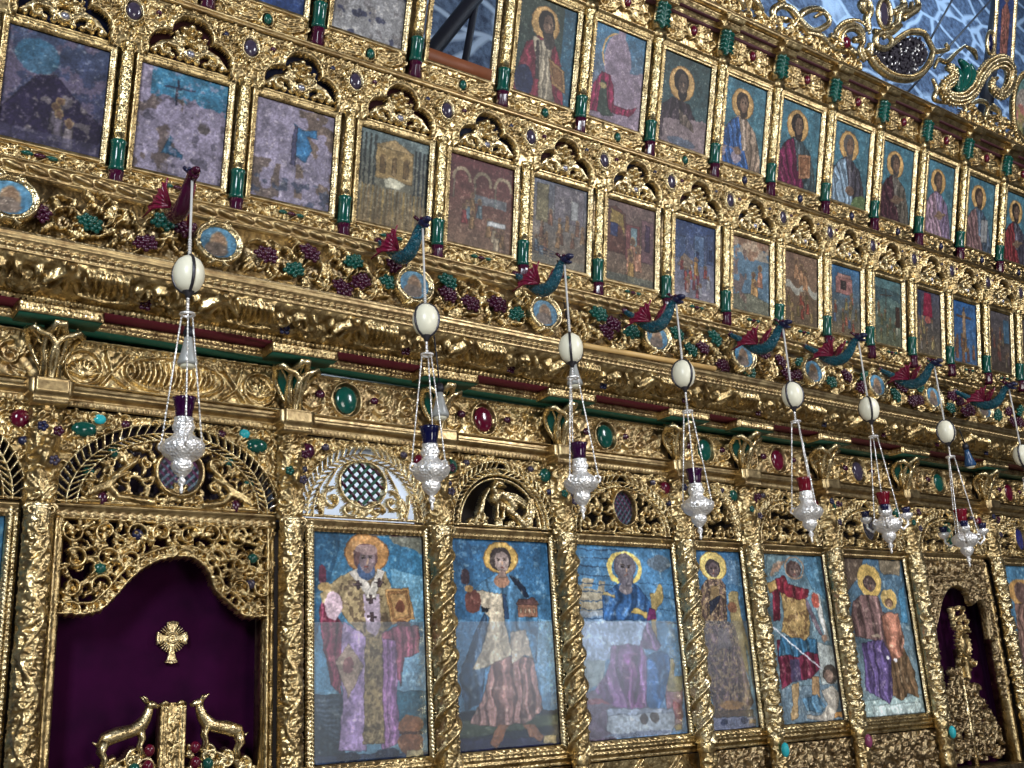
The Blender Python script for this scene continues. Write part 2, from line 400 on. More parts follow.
def along(mb, p0, p1, side, out, bands, res=.007):
    """moulding from p0 to p1; bands = [(kind, width, height, pitch)] stacked along `side`"""
    p0, p1, side, out = [np.asarray(q, float) for q in (p0, p1, side, out)]
    L = np.linalg.norm(p1-p0); d = (p1-p0)/L; W = sum(b[1] for b in bands)
    r = Rel(0, L, 0, W, res); r.H[:] = 0; z = 0
    r = Rel(0, L, 0, W, res)
    for b in bands:
        k, w, h = b[:3]; pt = b[3] if len(b) > 3 else w
        m = (r.Z >= z-1e-6) & (r.Z <= z+w+1e-6)
        q = np.clip((r.Z-z)/w, 0, 1)
        if k == 'flat': hh = h+0*q
        elif k == 'round': hh = h*np.sqrt(np.clip(1-(2*q-1)**2, 0, 1))
        elif k == 'cove': hh = h*(1-np.sqrt(np.clip(1-q**2, 0, 1)))
        elif k == 'slope': hh = h*q
        elif k == 'down': hh = h*(1-q)
        elif k == 'bead':
            c = ((r.X/pt) % 1)*2-1; hh = h*np.sqrt(np.clip(1-c**2-(2*q-1)**2*.9, 0, 1))
        elif k == 'rope':
            c = ((r.X/pt+q*1.0) % 1)*2-1; hh = h*np.sqrt(np.clip(1-(2*q-1)**2, 0, 1))*(.35+.65*np.sqrt(np.clip(1-c**2, 0, 1)))
        elif k == 'egg':
            c = ((r.X/pt) % 1)*2-1; hh = h*(.05+.95*np.sqrt(np.clip(1-(c*1.15+.5*(2*q-1))**2-(2*q-1)**2*.7, 0, 1)))
        elif k == 'leafy':
            c = ((r.X/pt) % 1)*2-1; hh = h*(.2+.8*np.abs(np.cos(math.pi*c+q*2.5))*np.sqrt(np.clip(1-(2*q-1)**2, 0, 1)))
        r.H = np.where(m, hh, r.H); z += w
    # close edges back to the ground plane
    H = r.H.copy(); H[0, :] = 0; H[-1, :] = 0; H[:, 0] = 0; H[:, -1] = 0
    mb.grid(p0+r.X[..., None]*d+r.Z[..., None]*side+H[..., None]*out)
    return mb
def disc_pts(cx, cz, rx, rz, n=24, a0=0, a1=2*math.pi):
    return [(cx+rx*math.cos(a0+(a1-a0)*k/n), cz+rz*math.sin(a0+(a1-a0)*k/n)) for k in range(n+(0 if abs(a1-a0-2*math.pi) < 1e-6 else 1))]
def gem(parent, name, c, rx, rz, mat, depth=.03, label=None):
    o = MB().ell(c, (rx, depth, rz), 14, 9).build(name, mat, parent)
    if label: o['label'] = label
    return o

# ------------------------------------------------------------------ painter for the icon panels
class Paint:
    def __init__(s, w, h, n=160, seed=0):
        s.w, s.h = w, h; s.nu = max(10, int(n)); s.nv = max(10, int(n*h/w))
        s.u = np.linspace(0, 1, s.nu); s.v = np.linspace(0, 1, s.nv); s.U, s.V = np.meshgrid(s.u, s.v)
        s.I = np.zeros((s.nv, s.nu, 3)); s.rg = np.random.RandomState(seed)
        s.U0, s.V0 = s.U, s.V
    def noise(s, f, oct=3):
        out = np.zeros(s.U.shape); amp = 1; tot = 0
        for k in range(oct):
            g = s.rg.rand(int(f*s.h/s.w)+3, f+3); a = s.U*f; b = s.V*f*s.h/s.w
            i = a.astype(int); j = b.astype(int); fa = a-i; fb = b-j; fa = fa*fa*(3-2*fa); fb = fb*fb*(3-2*fb)
            i = np.minimum(i, g.shape[1]-2); j = np.minimum(j, g.shape[0]-2)
            out += amp*((g[j, i]*(1-fa)+g[j, i+1]*fa)*(1-fb)+(g[j+1, i]*(1-fa)+g[j+1, i+1]*fa)*fb); tot += amp; amp *= .6; f *= 2
        return out/tot
    def put(s, m, c, mix=1.0, var=0.12, f=14):
        c = np.array(c, float); n = (s.noise(f, 2)-.5)*2*var
        col = c[None, None]*(1+n[..., None]); mm = (m*mix)[..., None] if m.dtype != bool else (m.astype(float)*mix)[..., None]
        s.I = s.I*(1-mm)+col*mm
    def grad(s, top, bot):
        t = s.V[..., None]; s.I = np.array(top, float)*t+np.array(bot, float)*(1-t)
        s.I *= (1+(s.noise(8, 4)-.5)[..., None]*.35)
    def poly(s, pts, c, mix=1., folds=0, ang=1.57, fs=.35):
        m = inpoly(s.U, s.V, pts); s.put(m, c, mix)
        e = m & ~(np.roll(m, 1, 0) & np.roll(m, -1, 0) & np.roll(m, 1, 1) & np.roll(m, -1, 1))
        if mix > .9: s.I = np.where(e[..., None], s.I*.55, s.I)
        if folds:
            k = (s.U*s.w*math.sin(ang)+s.V*s.h*math.cos(ang))/s.w
            ph = (s.noise(5, 2)-.5)*8; q = .7*np.sin(k*folds*6.28+ph)+.45*np.sin(k*folds*15.1+ph*2.3+1); s.I = np.where(m[..., None], s.I*(1+fs*q[..., None]), s.I)
    def ell(s, u, v, ru, rv, c, mix=1.):
        s.put(((s.U-u)/ru)**2+((s.V-v)/rv)**2 < 1, c, mix)
    def ringe(s, u, v, ru, rv, c, k=.85):
        d = ((s.U-u)/ru)**2+((s.V-v)/rv)**2; s.put((d < 1) & (d > k*k), c)
    def line(s, a, b, w, c, mix=1.):
        a = np.array(a, float)*[s.w, s.h]; b = np.array(b, float)*[s.w, s.h]; d = b-a; L = d@d
        x = s.U*s.w-a[0]; y = s.V*s.h-a[1]; t = np.clip((x*d[0]+y*d[1])/L, 0, 1)
        s.put(np.hypot(x-t*d[0], y-t*d[1]) < w*s.w, c, mix)
    def speck(s, m, c, f=30, thr=.62, mix=.8):
        s.put(m & (s.noise(f, 2) > thr), c, mix)
    def rect(s, u0, v0, u1, v1, c, mix=1.): s.poly([(u0, v0), (u1, v0), (u1, v1), (u0, v1)], c, mix)
    def crowd(s, u0, v0, u1, v1, n, pal, sz=.05):
        for k in range(n):
            u = s.rg.uniform(u0, u1); v = v1-(v1-v0)*(k/n)*.85; c = pal[s.rg.randint(len(pal))]; ar = s.w/s.h
            s.poly([(u-sz, v-sz*4*ar), (u+sz, v-sz*4*ar), (u+sz*.7, v-sz*.2*ar), (u-sz*.7, v-sz*.2*ar)], c, 1, 9, 1.4, .25)
            s.ell(u, v+sz*.6*ar, sz*.75, sz*.85*ar, (150, 116, 70), .8); s.ell(u, v+sz*.5*ar, sz*.52, sz*.65*ar, (104, 74, 58))
    def flakes(s, c, thr=.5, f=6, mix=1., top=None):
        n = s.noise(f, 5)
        if top: n = n-top*(s.V-.5)
        s.put(n > thr, c, mix, .08, 30)
    def finish(s, gain=1.0):
        a = (s.noise(16, 3)-.5)*.03*s.nu; b = (s.noise(16, 3)-.5)*.03*s.nu
        jj, ii = np.mgrid[0:s.nv, 0:s.nu]
        s.I = s.I[np.clip(np.rint(jj+b), 0, s.nv-1).astype(int), np.clip(np.rint(ii+a), 0, s.nu-1).astype(int)]
        q = np.pad(s.I, ((1, 1), (1, 1), (0, 0)), mode='edge'); s.I = (q[1:-1, 1:-1]*3+q[:-2, 1:-1]+q[2:, 1:-1]+q[1:-1, :-2]+q[1:-1, 2:])/7
        s.I *= (1+(s.noise(9, 4)-.5)[..., None]*.6); s.I *= (1+(s.noise(min(60, s.nu//2), 2)-.5)[..., None]*.5); s.I += np.clip(s.noise(24, 3)-.60, 0, 1)[..., None]*np.array([230, 215, 180])
        g_ = s.I.mean(-1, keepdims=True); s.I = g_+(s.I-g_)*.76
        x = np.clip(s.I*gain/255, 0, 1)
        return np.where(x <= .04045, x/12.92, ((x+.055)/1.055)**2.4)
    def panel(s, name, parent, x0, z0, y=0.0, gain=1.0):
        n = s.U.shape
        P = np.stack([x0+s.U*s.w, np.full(n, y), z0+s.V*s.h], -1)
        mb = MB().grid(P)
        col = s.finish(gain)
        mb.box(x0-.01, x0+s.w+.01, y+.004, y+.03, z0-.01, z0+s.h+.01)
        col = np.concatenate([col.reshape(-1, 3), np.full((8, 3), .02)])
        return mb.build(name, 'painting', parent, True, col)

# ================================================================== SETTING
def structure(mb, name, mat, smooth=False):
    o = mb.build(name, mat, None, smooth); o['kind'] = 'structure'; return o
structure(MB().box(-8, 34, 9.2, 9.6, 0, 20), 'wall_back', 'stone_wall')
structure(MB().box(-8, 34, -9, 9.6, -.2, 0), 'floor', 'floor_stone')
# timber core of the screen behind the carving, with gaps only where one sees through
core = MB()
core.box(-1.0, 12.4, 6.28, 6.34, 3.32, 4.45); core.box(-1, 12.4, 5.78, 5.84, 4.45, 5.5)
core.box(-1, 12.4, 5.62, 5.68, 5.5, 5.66)
core.box(3.64, 12.4, 6.28, 6.34, 2.8, 3.32); core.box(-1, 2.62, 6.45, 6.5, 2.8, 3.32); core.box(2.55, 9.1, 6.1, 6.16, 0, 2.8); core.box(10.15, 12.4, 6.08, 6.12, 0, 2.8); core.box(-1, 1.2, 6.1, 6.16, 0, 2.8)
structure(core, 'trim_1', 'timber_dark')

COLX = [1.22, 2.637, 3.69, 4.73, 5.91, 6.67, 7.69, 8.87, 10.23, 11.4]
COLW = [.056, .056, .058, .059, .059, .058, .058, .062, .056, .058]
COLX0 = [0.0]+COLX

def tilted(o):
    o.location = (3, 0, 0); o.rotation_euler = (0, SL, 0); return o
def sx(x): return x-3

# ---- architrave: long moulding under the carved frieze
m = MB()
along(m, (sx(-.6), 5.93, 3.325), (sx(11.8), 5.93, 3.325), (0, 0, 1), (0, -1, 0),
      [('bead', .022, .018, .03), ('flat', .012, .02), ('cove', .03, .04), ('flat', .022, .045), ('flat', .008, .03), ('cove', .026, .07)], .009)
m.box(sx(-.6), sx(11.8), 5.9, 6.1, 3.45, 3.455)
o = tilted(m.build('architrave_moulding', 'gold_rail')); tagit(o, 'long gilt architrave moulding with a beaded lower edge running above the arched openings', 'moulding')

# ---- carved frieze between the corbels
bays = list(zip(COLX0[:-1], COLX0[1:]))
frz_names = ['left edge', 'royal door', 'bishop icon', 'young deacon icon', 'enthroned icon', 'dark robed icon', 'armoured angel icon', 'mother and child icon', 'right hand door', 'right edge']
FG = {1: [(.5, 'plain')], 2: [(.38, 'green')], 3: [(.40, 'ruby')], 4: [(.42, 'green')], 5: [(.5, 'green')], 6: [(.5, 'ruby')], 7: [(.5, 'slate_stone')], 8: [(.5, 'green')], 9: [(.5, 'ruby')]}
for k, (a, b) in enumerate(bays):
    r = Rel(a+.02, b-.02, 0, .30, .0065)
    cx = (a+b)/2
    for q in (1, -1):
        n = max(1, round((b-a-.5)/.34)); 
        x0 = a+.12 if q > 0 else cx
    r.stroke([(a+.03, .012), (b-.03, .012)], .012, .012, .02); r.stroke([(a+.03, .285), (b-.03, .285)], .01, .01, .018)
    for i in range(int((b-a)/.028)): r.dome(a+.03+i*.028, .265, .010, .010, .014)
    if k == 1:                                   # long shell fluted scroll
        for s_ in (-1, 1):
            r.ring(cx+s_*.52, .13, .1, .1, .01, .02)
            for q in range(9): 
                t = q/8*2.6-1.3; r.stroke([(cx+s_*.52, .07), (cx+s_*.52+.085*math.sin(t), .08+.085*math.cos(t))], .006, .011, .022)
            r.stroke([(cx+s_*.40, .24), (cx+s_*.36, .1), (cx+s_*.28, .04)], .012, .01, .024); r.stroke([(cx+s_*.42, .04), (cx+s_*.34, .16), (cx+s_*.28, .24)], .012, .01, .024)
        for q in range(17):
            x = cx-.24+q*.03; h = .085*math.sqrt(max(.05, 1-((q-8)/9.)**2)); r.stroke([(x-.02, .14-h*.8), (x, .14), (x-.012, .14+h*.9)], .008, .012, .026)
        r.ring(cx, .14, .29, .11, .009, .026)
        r.vine(cx-.3, cx+.3, .2, .28, .15, 3, .015, .006)
    else:
        r.ring(a+.16, .13, .085, .10, .009, .022)
        for q in range(8):
            t = q/7*2.4-1.2; r.stroke([(a+.16, .06), (a+.16+.07*math.sin(t), .07+.08*math.cos(t))], .006, .01, .02)
        gx = a+(b-a)*FG.get(k, [(.5, 'green')])[0][0]
        r.ring(gx, .145, .105, .115, .012, .026, 26)
        x = a+.27
        for (u0, u1) in ((a+.26, gx-.14), (gx+.14, b-.1)):
            if u1-u0 > .12:
                n = max(1, round((u1-u0)/.17))
                for i in range(n):
                    c_ = u0+(i+.5)*(u1-u0)/n
                    r.spiral(c_, .14, .075, 1.3, i*1.5, 1 if i % 2 else -1, .011, .007, .026)
                    for w in range(4): r.leaf(c_+.05*math.cos(w*1.6), .14+.07*math.sin(w*1.6), w*1.6+.7, .09, .05, .024, 3, .8)
    r.H *= 1.6; r.H += .003*np.sin(r.X*90)*np.sin(r.Z*80)
    root = empty('carved_frieze', (0, 0, 3.445+zs(cx)), f'gilt scroll carved frieze band above the {frz_names[k]}, between two corbels', 'carving', 'carved frieze lengths between corbels')
    r.mesh(MB(), flat_map(5.97)).build('relief', 'gold' if k % 2 else 'gold_rail', root)
    if k != 1:
        gx = a+(b-a)*FG.get(k, [(.5, 'green')])[0][0]; mt = FG.get(k, [(.5, 'green')])[0][1]
        gem(root, 'oval_stone', (gx, 5.95, .145), .08, .092, mt, .026)
        gem(root, 'small_stone', (gx-.19, 5.94, .16), .035, .028, 'purple', .02); gem(root, 'small_stone', (min(gx+.2, b-.16), 5.94, .16), .03, .024, 'purple', .02)

# ---- stepped cornice, one long thing with its soffits and mouldings as parts
cornice = tilted(empty('leaf_cornice', (0, 0, 0), 'long gilt cornice with acanthus leaves over green and maroon soffits', 'cornice'))
m = MB(); m.box(sx(-.6), sx(11.8), 5.84, 6.06, 3.752, 3.765)
o = m.build('green_soffit', 'green_matt', cornice); o['label'] = 'green painted underside strip'
m = MB(); along(m, (sx(-.6), 5.84, 3.752), (sx(11.8), 5.84, 3.752), (0, 0, 1), (0, -1, 0), [('flat', .010, .008), ('bead', .024, .014, .03), ('leafy', .028, .014, .05)], .009)
m.box(sx(-.6), sx(11.8), 5.845, 6.06, 3.767, 3.812)
m.build('lower_bead_moulding', 'gold', cornice)
m = MB(); m.box(sx(-.6), sx(11.8), 5.70, 6.0, 3.815, 3.826)
o = m.build('maroon_soffit', 'maroon_matt', cornice); o['label'] = 'maroon painted underside strip'
m = MB(); along(m, (sx(-.6), 5.70, 3.815), (sx(11.8), 5.70, 3.815), (0, 0, 1), (0, -1, 0), [('flat', .008, .008), ('bead', .024, .018, .032), ('flat', .014, .010)], .009)
m.box(sx(-.6), sx(11.8), 5.705, 6.0, 3.828, 3.86)
m.build('upper_bead_moulding', 'gold', cornice)

# ---- corbel blocks and corbels
def corbel_lobe(L, Wd, ang, mb_rim, mb_in, hgt=.30, out=.19):
    """curled leaf lobe rising and rolling outward in direction ang (0 = straight out)"""
    t = np.linspace(0, 1, 14)
    o_ = out*(t**2.2); z = hgt*(t-.10*t**4); wd = Wd*(.28+.72*np.sin(math.pi*np.clip(t*.95, 0, 1)**1.5))*np.where(t > .9, .8, 1)
    o_ = np.where(t > .85, o_+.02*(t-.85)/.15, o_)
    dx, dy = math.sin(ang), -math.cos(ang); px, py = math.cos(ang), math.sin(ang)
    cx = dx*(o_+.01); cy = dy*(o_+.01)
    ed = []
    for s_ in (-1, 1):
        ed.append(np.stack([cx+s_*px*wd, cy+s_*py*wd, z], -1))
    rim = np.concatenate([ed[0], ed[1][::-1]])
    mb_rim.tube(rim, [.012, .017, .022, .017, .012], 7)
    q = np.linspace(-1, 1, 7)
    P = np.stack([np.stack([cx+w*px*wd+dx*(-.012)*(1-w*w), cy+w*py*wd+dy*(-.012)*(1-w*w), z], -1) for w in q], 1)
    mb_in.grid(P)
    mb_rim.tube(np.stack([cx+dx*.004, cy+dy*.004, z], -1), [.007, .010, .006], 6)
styles = ['gold_bronze', 'green', 'green', 'green', 'gold_pale', 'green', 'gold_pale', 'green', 'gold_pale', 'green']
cnames = ['left of the purple curtain', 'between royal door and bishop icon', 'above the second oil lamp, right of the bishop icon', 'right of the young deacon icon', 'right of the enthroned icon', 'right of the dark robed icon', 'right of the armoured angel icon', 'right of the mother and child icon', 'right of the right hand door', 'at the right edge']
for k, x in enumerate(COLX):
    z = zs(x); g = empty('cornice_block', (x, 0, 3.75+z), f'projecting gilt cornice block {cnames[k]}', 'block', 'cornice blocks over the corbels')
    m = MB(); w = .215
    along(m, (-w, 5.695, .0), (w, 5.695, .0), (0, 0, 1), (0, -1, 0), [('flat', .012, .008), ('bead', .024, .014, .03), ('leafy', .029, .012, .05)], .008)
    along(m, (w, 5.695, .0), (w, 5.85, .0), (0, 0, 1), (1, 0, 0), [('flat', .012, .008), ('bead', .024, .014, .03), ('leafy', .029, .012, .05)], .008)
    along(m, (-w, 5.85, .0), (-w, 5.695, .0), (0, 0, 1), (-1, 0, 0), [('flat', .012, .008), ('bead', .024, .014, .03), ('leafy', .029, .012, .05)], .008)
    m.box(-w, w, 5.70, 5.85, .008, .066); m.build('beaded_face', 'gold', g)
    MB().box(-w+.004, w-.004, 5.702, 5.86, -.004, .007).build('green_underside', 'green_matt', g)
    c = empty('corbel', (x, 5.88, 3.435+z), f'gilt three leaf corbel {cnames[k]}', 'corbel', 'leaf corbels under the cornice')
    rim = MB(); ins = MB()
    corbel_lobe(0, .052, 0, rim, ins, .31, .15)
    for s_ in (-1, 1): corbel_lobe(0, .085, s_*1.0, rim, ins, .29, .12)
    rim.box(-.05, .05, -.03, .02, -.01, .31)
    for s_ in (-1, 1): rim.tube([(s_*.03, -.035, 0), (s_*.03, -.05, .28)], .009, 6)
    rim.build('leaf_rims', 'gold_pale', c); ins.build('leaf_hollows', styles[k], c)
    if styles[k] != 'green':
        lt = MB()
        for s_ in (-1, 1):
            a_ = s_*1.15
            for q in range(5):
                zz = .07+.045*q; oo = .125*(zz/.29)**2.2+.025
                for d_ in (-1, 1):
                    px, py = math.cos(a_), math.sin(a_); dx, dy = math.sin(a_), -math.cos(a_)
                    lt.tube([(dx*oo-px*.04*d_, dy*oo-py*.04*d_, zz-.02), (dx*(oo+.02)+px*.04*d_, dy*(oo+.02)+py*.04*d_, zz+.045)], .006, 5)
        lt.build('woven_lattice', 'gold', c)

# ---- acanthus cornice
pf, plen = prof_map([(5.698, 3.852), (5.665, 3.868), (5.635, 3.888), (5.60, 3.905), (5.55, 3.922), (5.51, 3.938), (5.485, 3.955), (5.475, 3.975)])
root = cornice
xa, xb = -.6, 11.8
r = Rel(sx(xa), sx(xb), 0, plen, .0085)
rg = random.Random(5); x = xa+.1; zc = plen*.5; k = 0; dark = []
while x < xb-.2:
    t = k % 4
    X = sx(x)
    if t == 0:        # hanging leaf with drop lobes
        for q in range(5):
            an = -math.pi/2+(q-2)*.42; r.stroke([(X, plen*.92), (X+.05*math.cos(an), plen*.92+.05*math.sin(an)), (X+.125*math.cos(an)*1.2, plen*.92+.135*math.sin(an))], .012, .022, .028, .042)
        r.dome(X, plen*.93, .03, .02, .045)
        x += .21
    elif t == 1:      # fluted shell
        for q in range(7): r.stroke([(X-.10+q*.033, plen*.35), (X-.09+q*.033, plen*.55), (X-.115+q*.033, plen*.85)], .012, .017, .03, .036)
        r.stroke([(X-.14, plen*.28), (X, plen*.2), (X+.14, plen*.28)], .016, .016, .03)
        x += .22
    elif t == 2:
        for s_ in (-1, 1):
            r.spiral(X+s_*.055, plen*.62, .05, 1.2, 0, s_, .015, .009, .036); r.leaf(X+s_*.03, plen*.3, math.pi/2-s_*.9, .15, .07, .034, 3, -s_*.8)
        dark.append((X, plen*.3)); x += .2
    else:
        for q in range(4):
            an = math.pi/2+(q-1.5)*.6; r.leaf(X+(q-1.5)*.02, plen*.12, an, plen*.75, .07, .036, 3, (q-1.5)*.3)
        for q in range(3): r.dome(X+(q-1)*.06, plen*.2, .022, .03, .036)
        x += .2
    k += 1
r.H *= 1.45; r.H += .004*np.sin(r.X*70)*np.sin(r.Z*60); r.mesh(MB(), pf).build('leaf_carving', 'gold', root)
for i, (X, z) in enumerate(dark):
    p = pf(np.array([[X]]), np.array([[z]]), np.array([[.02]]))[0, 0]
    mb = MB()
    for q in range(6): mb.ell((p[0]+.03*math.cos(q*1.047), p[1]-.005, p[2]+.026*math.sin(q*1.047)), (.018, .012, .015), 8, 5)
    mb.ell((p[0], p[1]-.012, p[2]), (.015, .014, .014), 8, 5)
    mb.build('dark_flower', 'purple' if i % 3 else 'navy', root)
m = MB()
along(m, (sx(-.6), 5.475, 3.975), (sx(11.8), 5.475, 3.975), (0, -.1, 1), (0, -1, -.1), [('round', .016, .016), ('flat', .006, .0), ('bead', .030, .026, .045), ('flat', .008, .0), ('flat', .040, .026), ('flat', .010, .034)], .009)
m.build('fillet_moulding', 'gold_rail', cornice)
m = MB(); m.box(sx(-.6), sx(11.8), 5.44, 5.75, 4.075, 4.085); m.build('frieze_shelf', 'gold_bronze', cornice)

# ---- vine frieze with grapes and medallions
MED = [.876, 1.979, 3.272, 4.322, 5.38, 6.319, 7.178, 8.05, 8.9, 9.75, 10.6]
vr = tilted(empty('vine_frieze', (0, 0, 0), 'gilt openwork frieze of curling vines with purple and green grape bunches', 'frieze'))
VZ = 4.088; VH = .335
r = Rel(sx(-.5), sx(11.7), 0, VH, .0075)
gr = []
edges = [-.35]+MED+[11.6]
for a, b in zip(edges[:-1], edges[1:]):
    u0, u1 = a+.15, b-.15; L = u1-u0; n = max(2, round(L/.17))
    for i in range(n):
        x = u0+(i+.5)*L/n; up = (i % 2)*2-1; zc = VH*.5+up*VH*.13
        r.spiral(sx(x), zc, VH*.36, 1.25, math.pi/2*up, -up, .009, .006, .05); r.spiral(sx(x+L/n*.5), VH*.5+up*VH*.2, VH*.2, 1.2, 1, up, .008, .005, .04)
        r.stroke([(sx(x-L/n*.5), VH*.5-up*.07), (sx(x-L/n*.2), VH*.5-up*.10), (sx(x+L/n*.2), VH*.5-up*.09), (sx(x+L/n*.5), VH*.5+up*.04)], .009, .008, .04)
        rr = random.Random(i*7+int(a*100))
        for q in range(4): 
            an = rr.uniform(0, 6.28); r.leaf(sx(x)+.05*math.cos(an), zc+.06*math.sin(an), an+.7, .085, .042, .05, 3, rr.uniform(-.9, .9))
        gr.append((x+rr.uniform(-.03, .03), zc+rr.uniform(-.015, .015), i))
        if rr.random() < .6: gr.append((x+L/n*.42, VH*.5-up*VH*.2, i+1))
r.stroke([(sx(-.5), .012), (sx(11.7), .012)], .011, .011, .03)
r.H[r.H < .004] = -1
r.mesh(MB(), lambda X, Z, H: np.stack([X, 5.525-H*1.2, Z+VZ], -1), -.5).build('scrollwork', 'gold', vr)
MB().box(sx(-.5), sx(11.7), 5.54, 5.56, VZ-.02, VZ+VH+.02).build('dark_ground', 'gold_bronze', vr)
gr = [g for g in gr if -.1 < g[0] < 11]
rg = random.Random(8)
def grapes(mat, seed):
    rg = random.Random(seed); mb = MB()
    for q in range(19):
        a_ = q*2.4; rad = .0095*math.sqrt(q); mb.ell((rad*math.cos(a_)*1.15, -.022+rad*.45, rad*math.sin(a_)), (.0125, .0125, .0125), 7, 5)
    return mb.build('grape_bunch', mat, vr)
protos = {'purple': grapes('purple', 1), 'green': grapes('green', 2)}; used = set()
px_gr = [(30, 208, 'p'), (82, 220, 'g'), (138, 240, 'p'), (158, 218, 'g'), (178, 226, 'p'), (260, 252, 'p'), (304, 250, 'p'), (348, 259, 'g'), (288, 267, 'g'), (337, 286, 'p'), (355, 279, 'p'), (390, 265, 'p'), (384, 280, 'g'), (443, 279, 'g'), (443, 292, 'p'), (466, 301, 'p'), (493, 302, 'p'), (512, 312, 'g'), (595, 312, 'g'), (603, 330, 'p'), (610, 322, 'p'), (628, 330, 'g'), (674, 332, 'g'), (688, 348, 'g'), (700, 346, 'p'), (712, 336, 'g'), (746, 370, 'g'), (762, 352, 'p'), (720, 364, 'p')]
pts = [(*(lambda q: (q[0], q[1]-VZ-zs(q[0])))(at(p[0], p[1], 5.46)), p[2]) for p in px_gr]
pts += [(x, z, 'p' if i % 3 else 'g') for (x, z, i) in gr if x > 6.75]
for (x, z, c) in pts:
    mt = 'purple' if c == 'p' else 'green'
    o = protos[mt]
    if mt in used: o = o.copy(); C.objects.link(o); o.parent = vr
    used.add(mt); s_ = rg.uniform(1.15, 1.4); o.location = (sx(x), 5.48, VZ+max(.05, min(VH-.05, z))); o.scale = (s_*1.15, s_, s_*.95); o.rotation_euler = (0, rg.uniform(-.6, .6), 0)
for i, x in enumerate(MED):
    g = empty('medallion', (x, 5.475, VZ+VH*.5+zs(x)), ['small round painted medallion in the vine frieze at the far left edge', 'painted medallion in scrolled gilt frame under the first dragon', 'painted medallion in round gilt frame under the second dragon', 'painted medallion under the third dragon', 'painted medallion under the fourth dragon', 'painted medallion left of the fifth dragon hook', 'painted medallion right of the fifth dragon', 'painted medallion left of the seventh dragon', 'painted medallion right of the seventh dragon', 'painted medallion near the eighth dragon', 'painted medallion at the right end of the vine frieze'][i], 'medallion', 'painted medallions in the vine frieze'); g.scale = (1.22, 1, 1.1)
    P = Paint(.2, .2, 34, i+3); P.grad((70, 120, 150), (40, 90, 125)); P.ell(.5, .45, .22, .35, (140, 110, 80)); P.ell(.52, .62, .13, .17, (120, 90, 66)); P.ell(.45, .3, .28, .2, (95, 80, 70))
    th = np.linspace(0, 2*math.pi, 35)[:-1]
    P2 = np.stack([(.5-P.U)*-.2, np.full(P.U.shape, -.032), (P.V-.5)*.2], -1)
    keep = (((P.U-.5)/.5)**2+((P.V-.5)/.5)**2 <= 1)[:-1, :-1]
    mb = MB().grid(P2, keep); mb.build('painted_disc', 'painting', g, True, P.finish(1.1))
    mb = MB(); 
    rr = Rel(-.15, .15, -.15, .15, .006, -1)
    rr.ring(0, 0, .108, .105, .014, .055, 0)
    rr.ring(0, 0, .09, .088, .006, .045)
    for s_ in (-1, 1):
        for t_ in (-1, 1): rr.spiral(s_*.045, t_*.1, .026, 1.1, t_*math.pi/2, s_*t_, .010, .007, .06)
    rr.mesh(mb, flat_map(0.0), -.5).build('scrolled_ring', 'gold_pale', g)

# ---- ledge below the first icon row
m = MB()
along(m, (sx(-.6), 5.50, 4.42), (sx(11.8), 5.50, 4.42), (0, -.25, 1), (0, -1, -.25), [('round', .016, .016), ('flat', .006, 0), ('egg', .044, .036, .115), ('flat', .006, .0), ('round', .020, .022)], .008)
m.box(sx(-.6), sx(11.8), 5.475, 5.75, 4.498, 4.507); m.box(sx(-.6), sx(11.8), 5.495, 5.75, 4.418, 4.424)
o = tilted(m.build('twisted_ledge_moulding', 'gold_rail')); tagit(o, 'gilt ledge with a twisted leaf moulding that carries the lower row of small icons', 'moulding')

